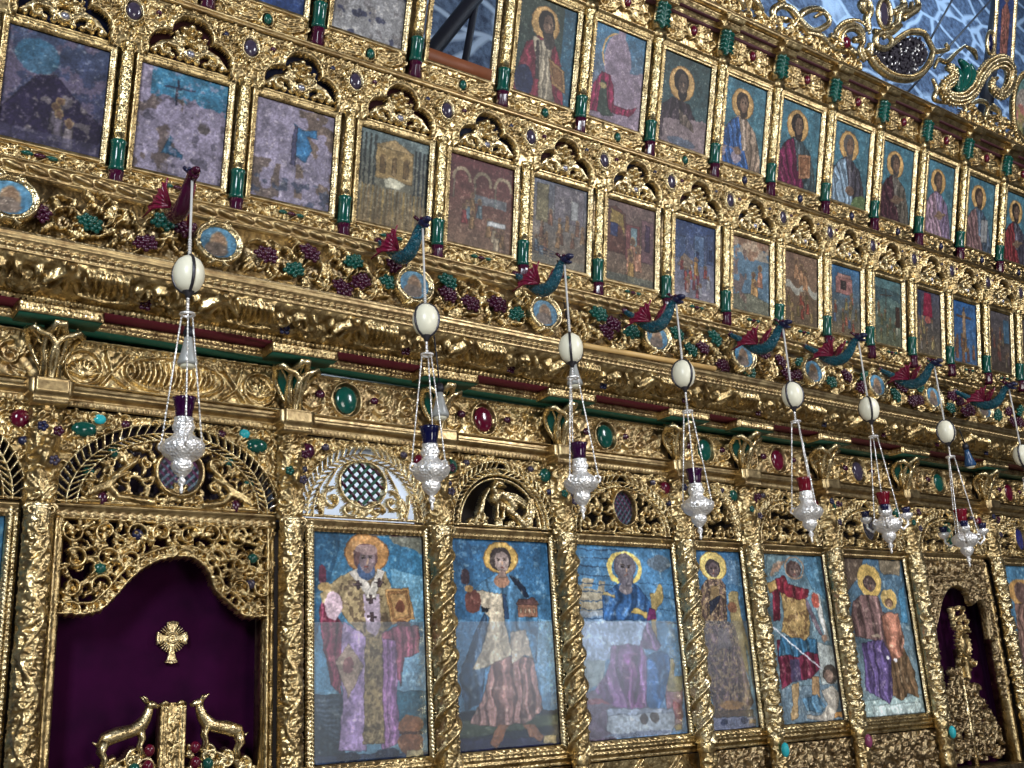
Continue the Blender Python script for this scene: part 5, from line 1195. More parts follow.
# ================================================================== MIDDLE ROW OF SMALL ICONS
MB_ = [(.80, 1.325), (1.505, 2.02), (2.205, 2.725), (2.915, 3.43), (3.60, 4.14), (4.31, 4.82), (5.01, 5.51), (5.715, 6.18), (6.38, 6.84), (7.03, 7.475), (7.65, 8.08), (8.28, 8.705), (8.94, 9.345), (9.55, 9.975), (10.21, 10.605), (10.83, 11.22)]
MDESC = ['dark blue painted cave scene', 'mauve flaked painting with blue top', 'pale mauve painting with blue patch', 'ochre temple scene', 'maroon scene with arches and figures', 'crowd scene with stairs', 'red brown room scene', 'blue building scene with red crowd', 'pale blue cloud scene', 'ascending figures scene', 'pink tower and crowd scene', 'green burial scene', 'crimson banner and crowd scene', 'crucifixion scene on blue ground', 'faded brown scene', 'dim scene at right edge']
def mscene(i, w, h):
    p = Paint(w, h, 110, 20+i); R = p.rect; V = p.V; U = p.U
    if i == 0:
        p.grad((58, 70, 104), (48, 44, 78)); p.flakes((96, 82, 108), .56, 5, .8); p.ell(.30, .78, .22, .16, (44, 104, 136), .7); p.poly([(0, 0), (1, 0), (1, .3), (.78, .42), (.5, .66), (.3, .6), (.08, .34), (0, .25)], (38, 30, 62)); m = inpoly(U, V, [(.2, .1), (.95, .02), (.85, .4), (.6, .5), (.3, .4)]); p.speck(m, (120, 108, 112), 10, .55)
        p.crowd(.5, .12, .85, .4, 4, [(88, 78, 92), (110, 98, 104)], .06); R(0, 0, 1, .12, (70, 66, 96), .6)
    elif i == 1:
        p.grad((134, 122, 150), (138, 126, 152)); p.put((V > .74+.2*(p.noise(5, 4)-.5)) & (U > .12), (44, 112, 150)); m = (U < .5) & (V < .75); p.speck(m, (92, 74, 66), 6, .60); p.speck(V < .8, (76, 70, 88), 9, .66); p.line((.42, .68), (.42, .92), .012, (30, 30, 50)); p.line((.28, .84), (.62, .86), .01, (40, 50, 80)); p.poly([(.3, .2), (.38, .38), (.44, .36), (.40, .28), (.55, .22), (.54, .17), (.36, .2)], (30, 84, 122)); p.ell(.76, .52, .07, .06, (86, 76, 78)); p.flakes((150, 138, 166), .62, 14, .6)
    elif i == 2:
        p.grad((142, 130, 156), (136, 126, 152)); p.speck(U+0*V > .55, (104, 82, 64), 7, .55); p.speck((V < .4) & (U < .35), (96, 78, 66), 6, .5); p.poly([(.5, .5), (.48, .82), (.62, .78), (.78, .82), (.8, .72), (.66, .72), (.74, .6), (.66, .45), (.56, .48)], (42, 108, 162)); p.poly([(.47, .4), (.54, .4), (.54, .8), (.48, .8)], (72, 70, 104)); p.speck(V < .25, (60, 70, 96), 12, .62)
    elif i == 3:
        p.grad((96, 116, 118), (120, 98, 62)); R(.22, .5, .78, .86, (156, 124, 70)); p.poly([(.2, .84), (.5, .96), (.8, .84)], (168, 136, 84))
        for q in range(3): R(.3+q*.17, .56, .38+q*.17, .74, (112, 84, 46)); p.ell(.34+q*.17, .74, .04, .03, (112, 84, 46))
        for q in range(4): R(.0+q*.07, .4, .03+q*.07, .96, (60, 68, 66)); R(.8+q*.06, .3, .83+q*.06, .9, (50, 60, 66))
        p.poly([(.4, .42), (.6, .42), (.7, .5), (.5, .54), (.35, .5)], (196, 190, 160)); 
        for q in range(18): p.line((.05+q*.052, .02), (.07+q*.05, .40), .012, [(146, 118, 62), (92, 74, 44), (120, 96, 60)][q % 3])
    elif i == 4:
        p.grad((92, 40, 44), (122, 92, 70)); 
        for q in range(3):
            m_ = (((U-.2-q*.32)/.15)**2+((V-.72)/.16)**2 < 1) & (((U-.2-q*.32)/.11)**2+((V-.72)/.12)**2 > 1) & (V > .72); p.put(m_, (150, 130, 100)); R(.07+q*.32, .5, .1+q*.32, .72, (140, 120, 96))
        R(.35, .5, .9, .6, (100, 120, 130), .7); p.crowd(.1, .05, .9, .55, 9, [(150, 60, 60), (160, 140, 110), (90, 110, 120), (130, 96, 60)]); R(.62, .28, .9, .34, (190, 190, 190))
    elif i == 5:
        p.grad((92, 98, 116), (120, 100, 76)); R(.4, .55, .95, .98, (104, 96, 104)); R(.7, .6, .84, .84, (150, 150, 150)); R(.08, .5, .3, .95, (110, 100, 70)); p.crowd(.08, .12, .95, .62, 15, [(150, 110, 70), (120, 80, 60), (170, 130, 100), (80, 96, 110)], .045); 
        for q in range(5): p.line((.05, .08+q*.03), (.45, .05+q*.03), .008, (50, 52, 66))
        R(0, 0, 1, .1, (120, 116, 100), .7)
    elif i == 6:
        p.grad((110, 84, 80), (110, 88, 66)); p.poly([(0, .35), (.4, .35), (.4, .85), (.2, .95), (0, .9)], (92, 50, 40)); p.poly([(.1, .9), (.35, .85), (.38, .55), (.3, .7), (.08, .72)], (146, 116, 50)); R(.1, .55, .24, .72, (30, 40, 86)); R(.4, .3, .7, .75, (116, 60, 60)); R(.5, .4, .64, .72, (110, 140, 150)); R(.72, .3, .98, .85, (104, 70, 76)); R(.8, .45, .9, .8, (60, 40, 66)); p.crowd(.2, .15, .75, .5, 4, [(160, 120, 60), (170, 80, 60), (180, 120, 90)], .08); R(0, 0, 1, .1, (90, 96, 84), .8)
    elif i == 7:
        p.grad((34, 56, 104), (130, 124, 136)); R(0, .5, .3, .8, (60, 80, 120)); R(.5, .45, .75, .85, (74, 100, 140)); R(.8, .5, .98, .9, (50, 66, 104)); R(.55, .5, .62, .64, (30, 40, 80)); R(.86, .55, .94, .7, (28, 40, 76)); p.poly([(.1, .4), (.25, .58), (.45, .5), (.4, .36)], (130, 110, 96)); p.crowd(.08, .06, .92, .48, 14, [(150, 62, 60), (160, 120, 110), (130, 60, 70), (150, 150, 160)], .045); p.crowd(.5, .3, .55, .5, 1, [(170, 120, 60)], .06)
    elif i == 8:
        p.grad((90, 124, 150), (84, 116, 140)); p.put((V > .8+.1*np.sin(U*9)), (150, 110, 84)); p.speck(V > .74, (186, 160, 130), 8, .5); p.crowd(.55, .2, .8, .6, 3, [(190, 140, 80), (170, 110, 80)], .08); p.poly([(0, 0), (1, 0), (1, .18), (.5, .26), (0, .2)], (110, 110, 90)); p.speck(U < .4, (120, 90, 80), 8, .6)
    elif i == 9:
        p.grad((130, 96, 74), (104, 84, 60)); p.put((np.abs(V-.5-.05*np.sin(U*12)) < .05), (160, 156, 140)); p.crowd(.15, .62, .9, .85, 3, [(150, 140, 110), (170, 120, 80), (140, 130, 110)], .08); p.crowd(.1, .08, .9, .45, 10, [(140, 60, 44), (110, 90, 50), (150, 120, 70)], .055)
    elif i == 10:
        p.grad((44, 96, 144), (110, 90, 60)); R(.2, .6, .75, .85, (150, 96, 90)); R(.35, .66, .55, .8, (50, 40, 40)); R(.25, .84, .7, .9, (170, 120, 110)); p.crowd(.08, .06, .95, .6, 14, [(150, 130, 70), (96, 84, 50), (140, 70, 50), (70, 90, 120)], .05)
    elif i == 11:
        p.grad((70, 110, 116), (92, 96, 70)); p.poly([(0, .6), (.5, .75), (1, .68), (1, .82), (.6, .86), (0, .85)], (56, 84, 90)); p.line((.45, .4), (.47, .85), .012, (60, 46, 40)); p.line((.25, .74), (.7, .78), .012, (60, 46, 40)); p.crowd(.1, .08, .9, .6, 12, [(100, 96, 60), (130, 130, 110), (70, 84, 66)], .05); R(.8, .3, .96, .62, (60, 40, 34))
    elif i == 12:
        p.grad((60, 62, 84), (92, 80, 60)); p.poly([(.3, .6), (.7, .6), (.64, .98), (.36, .98)], (140, 22, 52)); R(0, .6, .22, .95, (40, 56, 84)); p.crowd(.1, .06, .9, .55, 13, [(150, 130, 80), (90, 76, 60), (110, 100, 90)], .055); p.ell(.5, .55, .12, .06, (170, 80, 70))
    elif i == 13:
        p.grad((32, 84, 146), (60, 96, 140)); R(.46, .2, .54, .92, (70, 52, 40)); R(.2, .74, .8, .78, (84, 60, 44)); p.poly([(.42, .4), (.58, .4), (.56, .76), (.44, .76)], (150, 116, 84)); p.ell(.5, .8, .07, .05, (170, 130, 90)); p.crowd(.12, .06, .9, .42, 10, [(120, 76, 56), (96, 66, 60), (140, 100, 60)], .065)
    else:
        p.grad((80, 74, 80), (70, 56, 48)); R(.7, .5, .98, .9, (50, 90, 120)); p.crowd(.15, .1, .9, .7, 10, [(110, 60, 50), (96, 84, 66), (80, 66, 70)], .065)
    return p
def piece(parent, name, mat, fn, *a, **k):
    mb = MB(); fn(mb, *a, **k); return mb.build(name, mat, parent)
FBm = [('flat', .006, .016), ('leafy', .016, .028, .034), ('flat', .005, .002), ('bead', .015, .020, .024)]
def vstrip(mb, xa, za, zb, sgn, y=0):      # sgn: +1 strip spreads to the right of xa, -1 to the left
    if sgn > 0: along(mb, (xa, y, za), (xa, y, zb), (1, 0, 0), (0, -1, 0), FBm[::-1], .0075)
    else: along(mb, (xa, y, zb), (xa, y, za), (-1, 0, 0), (0, -1, 0), FBm[::-1], .0075)
# shared shapes for the row, built for one bay (width .52, period .70) and stretched slightly further along
def m_arch_parts():
    W = .70; H0 = .70; H1 = 1.015; cx = 0
    def opening(X, Z, f):
        a = (X/(.115+f))**2+((Z-.855)/(.10+f))**2 < 1
        b = ((np.abs(X)-.135)/(.105+f))**2+((Z-.735)/(.10+f))**2 < 1
        c = (np.abs(X) < .10+f) & (Z < .88) & (Z > .7)
        return (a | b | c)
    r = Rel(-W/2, W/2, H0-.035, H1, .0055); r.H[:] = .004
    r.foliage(-W/2, W/2, H0+.05, H1, .062, 4, .030, .0065, .8)
    m = opening(r.X, r.Z, .036); n = opening(r.X, r.Z, .020)
    a_ = np.arctan2(r.Z-.76, r.X)
    r.H = np.where(m, .030+.012*np.abs(np.cos(a_*22)), r.H); r.H = np.where(n, .046, r.H); r.H = np.where(opening(r.X, r.Z, .008), .034, r.H)
    r.H = np.where(opening(r.X, r.Z, 0), -1, r.H)
    r.H = np.where((r.Z < H0) & (np.abs(r.X) < .245), -1, r.H)
    sp = r.mesh(MB(), flat_map(-.02), -.5)
    r = Rel(-.25, .25, H0-.01, .97, .0055); r.H[:] = -1
    for q in range(6):
        an = q*math.pi/3+math.pi/6; r.dome(.050*math.cos(an), .865+.046*math.sin(an), .027, .024, .05)
    r.dome(0, .865, .022, .022, .055)
    for s_ in (-1, 1):
        for q in range(3): r.stroke([(s_*.04, .745+q*.012), (s_*(.10+.02*q), .80-.012*q), (s_*(.17+.012*q), .775-.02*q), (s_*(.225), .715)], .014, .010, .034)
        r.spiral(s_*.135, .738, .038, 1.2, math.pi/2, -s_, .012, .008, .04); r.leaf(s_*.05, .73, math.pi/2-s_*.2, .11, .06, .036, 4, -s_*.5)
        r.leaf(s_*.03, .80, math.pi/2-s_*1.0, .09, .05, .034, 3, s_*.5)
    r.dome(0, .74, .045, .04, .03); r.ring(0, .742, .03, .026, .007, .05)
    for q in range(9): r.dome(-.2+q*.05, .715, .02, .02, .028)
    ro = r.mesh(MB(), flat_map(.0), -.5)
    return sp, ro
sp, ro = m_arch_parts()
M0 = None
proto_arch = None
for i, (x0, x1) in enumerate(MB_):
    cx = (x0+x1)/2; w = x1-x0; h = .63
    g = empty('small_icon', (cx, PM[0], PM[1]), f'small framed icon, {MDESC[i]}', 'icon', 'small icons of the lower row', (A_M, 0, 0))
    mscene(i, w, h).panel('painted_panel', g, -w/2, 0, .012, .86)
    piece(g, 'side_moulding', 'gold', vstrip, -w/2, -.04, h+.045, -1); piece(g, 'side_moulding', 'gold_pale', vstrip, w/2, -.04, h+.045, 1)  # right strip in paler gold: its stronger light put into the colour
    piece(g, 'top_moulding', 'gold', along, (-w/2-.04, 0, h), (w/2+.04, 0, h), (0, 0, 1), (0, -1, 0), [('bead', .012, .012, .02), ('leafy', .022, .022, .035), ('flat', .008, .012), ('round', .016, .026)], .007)
    piece(g, 'bottom_moulding', 'gold_rail', along, (-w/2-.04, 0, -.03), (w/2+.04, 0, -.03), (0, 0, 1), (0, -1, 0), [('round', .016, .02), ('flat', .014, .012)], .008)
    # arch over the icon
    lab = f'gilt trefoil arch with rosette over the {MDESC[i]}'
    if proto_arch is None:
        a = empty('trefoil_arch', (cx, PM[0], PM[1]), lab, 'arch', 'trefoil arches over the small icons', (A_M, 0, 0))
        sp.build('spandrel', 'gold', a); ro.build('rosette', 'gold_pale', a)
        MB().box(-.27, .27, .035, .05, .69, 1.0).build('recess_back', 'recess_blue', a)
        gem(a, 'round_stone', (0, -.03, .742), .026, .023, 'silver_stone', .024)
        for s_ in (-1, 1): gem(a, 'small_stone', (s_*.20, -.03, .935), .019, .019, 'navy' if s_ > 0 else 'purple', .02)
        proto_arch = a
    else:
        a = copy_tree(proto_arch); a.location = (cx, PM[0], PM[1]); a['label'] = lab
        for ch in a.children:
            if ch.name.startswith('recess_back') and i % 2 == 1:
                if 'recess_m' not in globals(): recess_m = ch.data.copy(); recess_m.materials[0] = MAT['recess_maroon']
                ch.data = recess_m
    per = (MB_[min(i+1, 15)][0]+MB_[min(i+1, 15)][1]-MB_[max(i-1, 0)][0]-MB_[max(i-1, 0)][1])/2/(2 if 0 < i < 15 else 1)
    a.scale = (per/.70, 1, 1)
# piers, bosses and base panels of the row
px_ = [.62]+[(MB_[i][1]+MB_[i+1][0])/2 for i in range(15)]
def pier_parts(H, R, root, base0=-.18, grn=.12, top=None):
    mb = MB(); mb.lathe([(R*.9, grn), (R, grn+.01)]+[(R*(1+.03*math.sin(q*1.7)), grn+.01+(H-grn-.06)*q/14) for q in range(15)]+[(R*1.1, H-.04), (R*1.35, H-.02), (R*1.35, H), (0, H)], (0, -.02, 0), 14); mb.build('shaft', 'gold_hammered', root)
    mb = MB(); mb.lathe([(0, -.06), (R*1.25, -.06), (R*1.3, -.045), (R*1.15, -.03), (R*1.15, grn-.03), (R*1.35, grn-.01), (R*1.1, grn)], (0, -.022, 0), 24, mod=lambda t, z: 1-.13*(np.cos(t*8) > .3)*((z > -.03) & (z < grn-.03))); mb.build('green_socket', 'green', root)
    mb = MB(); mb.lathe([(0, base0), (R*.95, base0), (R*1.25, base0+.03), (R*1.05, -.10), (R*1.2, -.065), (0, -.06)], (0, -.034, 0), 24, mod=lambda t, z: 1-.16*(np.cos(t*8) > .2)); mb.build('purple_base', 'purple', root)
proto_p = proto_b = proto_bp = None
for i, x in enumerate(px_):
    lab = f'slender gilt pilaster left of the {MDESC[i]}'
    if proto_p is None:
        proto_p = o = empty('pilaster', (x, PM[0], PM[1]), lab, 'pilaster', 'pilasters between the small icons', (A_M, 0, 0)); pier_parts(.70, .034, o)
    else: o = copy_tree(proto_p); o.location.x = x; o['label'] = lab
    lab = f'oval slate stone in beaded ring, upper left of the {MDESC[i]}'
    if proto_b is None:
        proto_b = o = empty('jewel_boss', (x, PM[0], PM[1]), lab, 'jewel', 'oval stones between the trefoil arches', (A_M, 0, 0))
        r = Rel(-.08, .08, .80, .97, .005, -1); r.ring(0, .885, .052, .062, .009, .03, 24, 0); r.dome(0, .885, .05, .06, .012, .0); r.mesh(MB(), flat_map(-.045), -.5).build('setting', 'gold_pale', o); gem(o, 'stone', (0, -.062, .885), .043, .053, 'slate_stone', .018)
    else: o = copy_tree(proto_b); o.location.x = x; o['label'] = lab
    x2 = px_[i+1] if i < 15 else x+.62
    lab = f'carved gilt panel under the {MDESC[i]}'
    if proto_bp is None:
        proto_bp = o = empty('base_panel', ((x+x2)/2, PM[0], PM[1]), lab, 'panel', 'carved panels under the small icons', (A_M, 0, 0))
        r = Rel(-.31, .31, -.19, -.03, .006); r.foliage(-.31, .31, -.18, -.05, .062, 5, .026, .006, .8); r.vine(-.3, .3, -.17, -.04, .3, 2, .036, .010); r.stroke([(-.3, -.045), (.3, -.045)], .009, .009, .02); r.mesh(MB(), flat_map(0)).build('carving', 'gold', o)
        for q, mt in enumerate(('green', 'purple', 'green')): MB().ell(((q-1)*.05, -.025, -.075), (.028, .018, .014), 8, 5).build('leaf_stone', mt, o)
    else: o = copy_tree(proto_bp); o.location.x = (x+x2)/2; o['label'] = lab
    o.scale = ((x2-x-.02)/.62, 1, 1)

# boards behind the two leaning rows, open only behind the empty frame
def lean_board(P, x0, x1, s0, s1, name):
    o = MB().box(x0, x1, .045, .075, s0, s1).build(name, 'gold_bronze'); o.location = (0, P[0], P[1]); o.rotation_euler = (P[2], 0, 0); o['kind'] = 'structure'
lean_board(PM, -1, 12.2, -.19, 1.02, 'trim_3')
lean_board(PT, -1, 3.38, -.22, 1.18, 'trim_4'); lean_board(PT, 3.96, 12.2, -.22, 1.18, 'trim_5'); lean_board(PT, 3.38, 3.96, -.22, -.02, 'trim_6'); lean_board(PT, 3.38, 3.96, .77, 1.18, 'trim_7')
# ledge between the rows
def tpoint(P, s, t): return (P[0]-s*math.sin(P[2])-t*math.cos(P[2]), P[1]+s*math.cos(P[2])-t*math.sin(P[2]))
yl, zl = tpoint(PM, 1.015, .0)
m = MB(); along(m, (-.6, yl, zl), (11.8, yl, zl), (0, -math.sin(A_M), math.cos(A_M)), (0, -math.cos(A_M), -math.sin(A_M)), [('flat', .012, .03), ('round', .022, .045), ('flat', .010, .03)], .01)
m.box(-.6, 11.8, yl-.03, yl+.2, zl+.040, zl+.052)
tagit(m.build('row_ledge', 'gold_rail'), 'plain gilt ledge separating the lower and the upper row of small icons', 'moulding')

# ================================================================== UPPER ROW
TX = [(-.0+.72*k+1.23, .72*k+1.75) for k in range(0)]
TB_ = [(1.24, 1.76), (1.96, 2.48), (2.68, 3.20), (3.41, 3.93), (4.13, 4.66), (4.845, 5.365), (5.565, 6.10), (6.29, 6.79), (6.99, 7.525), (7.725, 8.245), (8.45, 8.94), (9.175, 9.645), (9.895, 10.39), (10.61, 11.1)]
TDESC = ['plain blue panel cut off above', 'deep blue panel at the top edge', 'bare grey weathered panel at the top edge', 'open frame showing the stone wall', 'dim bishop with open gold book', 'damaged pink panel with crimson drapery', 'darkened damaged saint', 'bearded apostle in blue and beige', 'apostle in crimson cloak with book', 'old apostle in pale blue cloak', 'apostle in dark crimson turned right', 'apostle in rose cloak', 'apostle in brown with grey book', 'young apostle in red']
def tscene(i, w, h):
    p = Paint(w, h, 116, 50+i); sky = (58, 112, 134)
    if i in (0, 1): p.grad((20, 40, 100), (28, 56, 116)); return p
    if i == 2:
        p.grad((130, 128, 132), (150, 148, 150)); p.flakes((104, 98, 100), .58, 9, .7); p.speck(p.V > -1, (40, 44, 78), 7, .74); p.rect(0, .93, 1, 1, (90, 40, 46)); return p
    p.grad(sky, (60, 108, 120)); H = (206, 156, 84)
    def halo(u, v, r): p.ell(u, v, r, r*w/h, H); p.ringe(u, v, r, r*w/h, (150, 104, 50), .93)
    def head(u, v, r, hair, skin=(112, 84, 66), beard=True):
        a = w/h; p.ell(u-r*.1, v+r*a*.2, r, r*1.15*a, hair)
        if beard: p.ell(u+r*.15, v-r*a*.8, r*.62, r*.85*a, hair)
        p.ell(u+r*.12, v, r*.6, r*.95*a, skin)
        for s_ in (-1, 1): p.ell(u+r*.12+s_*r*.24, v+r*a*.18, r*.12, r*.08*a, (40, 30, 26))
        p.ell(u+r*.2, v-r*a*.08, r*.09, r*.22*a, (150, 116, 90))
    if i == 4:
        p.grad((52, 66, 56), (40, 60, 60)); p.rect(.78, 0, 1, 1, (36, 90, 124), .8); halo(.46, .76, .25); p.poly([(0, .05), (.15, .5), (.35, .62), (.65, .6), (.8, .4), (.9, 0), (0, 0)], (120, 34, 52), 1, 6); p.poly([(.25, .6), (.6, .58), (.62, .25), (.75, 0), (.45, 0), (.4, .3)], (150, 136, 112), 1, 7); p.poly([(.56, .44), (.86, .36), (.92, .12), (.66, .18)], (160, 116, 66)); p.poly([(.6, .4), (.82, .34), (.87, .16), (.69, .21)], (130, 86, 48)); p.ell(.18, .12, .16, .16, (30, 40, 78)); p.line((.36, .55), (.4, .2), .03, (60, 50, 50)); head(.5, .76, .15, (44, 38, 32)); p.ell(.55, .6, .1, .08, (60, 52, 48)); return p
    if i == 5:
        p.grad((50, 110, 150), (120, 100, 110)); p.ringe(.44, .72, .27, .24, H, .9); p.put(((p.U-.48)/.26)**2+((p.V-.66)/.30)**2 < 1, (142, 122, 144)); p.put((p.U > .45) & (p.V > .8+.04*np.sin(p.U*20)) & (p.U < .6), (142, 122, 144)); p.put((p.V < .45+.25*(p.U-.4)+.06*p.noise(6, 3)) & (p.U > .4), (140, 120, 140)); p.put((p.V < .12), (132, 112, 132))
        p.poly([(.0, .05), (.05, .35), (.2, .5), (.36, .5), (.46, .35), (.48, .2), (.75, .2), (.95, .26), (.8, .12), (.4, .1)], (130, 24, 62), 1, 8); p.poly([(.16, .1), (.2, .42), (.3, .4), (.36, .15), (.5, .08), (.3, .04)], (50, 66, 56)); p.ell(.24, .36, .07, .03, (170, 150, 90)); return p
    if i == 6:
        p.grad((44, 66, 66), (60, 92, 100)); halo(.42, .70, .27); p.poly([(0, .0), (.05, .4), (.25, .52), (.6, .5), (.8, .3), (.85, 0)], (56, 44, 52), 1, 7); p.put((p.V < .26+.12*(p.noise(5, 4)-.5)+.1*p.U) & (p.U > .1), (132, 112, 116)); p.poly([(.4, .42), (.7, .3), (.75, .2), (.45, .26)], (110, 92, 80), 1, 8); head(.42, .70, .16, (40, 34, 32), (84, 66, 56)); p.ell(.5, .05, .3, .05, (90, 100, 120)); return p
    pal = {7: ((44, 84, 148), (140, 116, 96), (60, 46, 36)), 8: ((104, 24, 62), (50, 66, 72), (40, 32, 30)), 9: ((120, 146, 168), (60, 56, 66), (84, 78, 74)), 10: ((64, 34, 42), (84, 76, 66), (60, 54, 52)), 11: ((142, 112, 128), (110, 90, 120), (70, 56, 46)), 12: ((116, 84, 84), (60, 76, 96), (60, 44, 36)), 13: ((124, 40, 44), (60, 56, 70), (44, 36, 32))}[i]
    halo(.44, .74, .27)
    p.poly([(.0, .0), (.02, .38), (.2, .52), (.36, .6), (.55, .58), (.8, .46), (.95, .2), (1, 0)], pal[1], 1, 7); p.poly([(.0, .0), (.04, .36), (.2, .52), (.36, .58), (.5, .3), (.72, 0)], pal[0], 1, 7, 1.2, .4)
    p.poly([(.4, .58), (.52, .56), (.64, .2), (.5, .2)], tuple(min(255, c+30) for c in pal[1]), 1, 8)
    if i in (8,): p.poly([(.5, .40), (.82, .44), (.84, .16), (.56, .1)], (168, 112, 74)); p.poly([(.55, .37), (.78, .40), (.79, .2), (.6, .15)], (140, 88, 56))
    if i in (12,): p.poly([(.58, .44), (.82, .46), (.82, .14), (.6, .12)], (140, 140, 140)); p.line((.7, .14), (.7, .44), .012, (90, 90, 96))
    if i == 9: p.ell(.55, .18, .12, .06, (116, 88, 70)); p.ell(.9, .0, .3, .16, (96, 120, 70))
    if i == 7: p.put((p.V < .2) & (p.U < .5) & (p.noise(6, 3) > .5), (140, 124, 140)); p.ell(.4, .18, .08, .05, (120, 92, 74))
    if i in (10, 11, 13): p.ell(.55, .28, .12, .06, (124, 96, 76)); p.line((.4, .25), (.75, .32), .03, (120, 92, 70))
    head(.45, .74, .155, pal[2]); return p
proto_tp = proto_tb = proto_tf = proto_leaf = proto_co = None
for i, (x0, x1) in enumerate(TB_):
    cx = (x0+x1)/2; w = x1-x0; h = .745; hx = (A_T, 0, 0); L0 = (cx, PT[0], PT[1])
    g = empty('empty_frame' if i == 3 else 'apostle_icon', L0, f'small upper row icon frame, {TDESC[i]}' if i < 4 else f'upper row icon, {TDESC[i]}', 'frame' if i == 3 else 'icon', None if i == 3 else 'icons of the upper row', hx)
    if i != 3: tscene(i, w, h).panel('painted_panel', g, -w/2, 0, .012, .86)
    else: MB().box(-w/2-.01, w/2+.01, -.01, .06, -.01, .075).build('wooden_sill', 'wood_brown', g)
    piece(g, 'side_moulding', 'gold', vstrip, -w/2, -.04, h+.03, -1); piece(g, 'side_moulding', 'gold_pale', vstrip, w/2, -.04, h+.03, 1)  # paler gold on the right strip carries the light falling on that side
    piece(g, 'top_moulding', 'gold', along, (-w/2-.07, 0, h), (w/2+.07, 0, h), (0, 0, 1), (0, -1, 0), [('bead', .014, .014, .022), ('leafy', .026, .026, .035), ('bead', .016, .03, .025), ('flat', .01, .022), ('round', .022, .045)], .007)
    piece(g, 'bottom_moulding', 'gold_rail', along, (-w/2-.04, 0, -.035), (w/2+.04, 0, -.035), (0, 0, 1), (0, -1, 0), [('round', .018, .022), ('flat', .016, .012)], .008)
    lab = f'carved gilt panel with oval stone under the {TDESC[i]}'
    mt = 'green' if i < 7 else 'navy'
    o = empty('base_panel', L0, lab, 'panel', 'carved panels under the upper row', hx)
    if proto_tb is None:
        r = Rel(-.30, .30, -.215, -.035, .006); r.ring(.02, -.115, .038, .045, .010, .035, 0)
        for s_ in (-1, 1):
            for q in range(3): r.stroke([(.02+s_*.07, -.14+q*.025), (.02+s_*.15, -.15+q*.03), (.02+s_*.24, -.11+q*.02)], .016, .008, .032)
            r.leaf(.02+s_*.08, -.12, (0 if s_ > 0 else math.pi)+.3, .17, .09, .034, 5, .3); r.spiral(.02+s_*.2, -.10, .04, 1.2, 0, s_, .013, .008, .034)
        r.foliage(-.3, .3, -.215, -.035, .075, 9, .028, .006, .8); proto_tb = r.mesh(MB(), flat_map(0)).build('carving', 'gold', o)
    else: c = proto_tb.copy(); C.objects.link(c); c.parent = o
    gem(o, 'oval_stone', (.02, -.035, -.115), .027, .034, mt, .018)
    o.scale = ((w+.19)/.70, 1, 1)
    lab = f'gilt frieze block with ruby stone over the {TDESC[i]}'
    if proto_tf is None:
        proto_tf = o = empty('frieze_block', L0, lab, 'panel', 'ruby set blocks of the upper frieze', hx)
        r = Rel(-.32, .32, .835, 1.10, .006); r.ring(.0, .975, .045, .055, .012, .04, 0)
        for s_ in (-1, 1):
            for q in range(4): r.leaf(s_*.06, .93+q*.03, (0 if s_ > 0 else math.pi)+s_*(q-1.2)*.45, .18, .08, .036, 4, s_*.4)
            r.spiral(s_*.22, .93, .05, 1.3, 0, s_, .014, .008, .035)
        r.mesh(MB(), flat_map(.02)).build('carving', 'gold', o); gem(o, 'ruby_stone', (0, -.03, .975), .032, .042, 'ruby', .025)
    else: o = copy_tree(proto_tf); o.location.x = cx; o['label'] = lab
    o.scale = ((w+.12)/.64, 1, 1)
    # stepped cornice length with its break forward on the left
    lab = f'stepped dentil cornice length over the {TDESC[i]}'
    if proto_co is None:
        proto_co = o = empty('cornice_length', L0, lab, 'cornice', 'stepped cornice lengths of the top row', hx)
        for q, (t0, s0) in enumerate(((.02, 1.085), (.07, 1.135))):
            mb = MB(); bd = [('flat', .008, .006), ('leafy', .022, .012, .035), ('flat', .018, .018)]
            along(mb, (-.36, -t0, s0), (.36, -t0, s0), (0, 0, 1), (0, -1, 0), bd, .008); mb.box(-.36, .36, -t0, .08, s0, s0+.012)
            mb.build('dentil_step', 'gold', o)
            mb = MB(); a_, b_ = -.45, -.25
            along(mb, (a_, -t0-.085, s0), (b_, -t0-.085, s0), (0, 0, 1), (0, -1, 0), bd, .008); along(mb, (b_, -t0-.085, s0), (b_, -t0+.0, s0), (0, 0, 1), (1, 0, 0), bd, .008); along(mb, (a_, -t0, s0), (a_, -t0-.085, s0), (0, 0, 1), (-1, 0, 0), bd, .008)
            mb.box(a_, b_, -t0-.085, .08, s0, s0+.046); mb.build('projecting_step', 'gold', o)
        MB().box(-.36, .36, -.07, .0, 1.122, 1.1345).build('purple_soffit', 'recess_maroon', o); MB().box(-.36, .36, -.02, .04, 1.060, 1.0845).build('purple_soffit', 'recess_maroon', o)
    else: o = copy_tree(proto_co); o.location.x = cx; o['label'] = lab
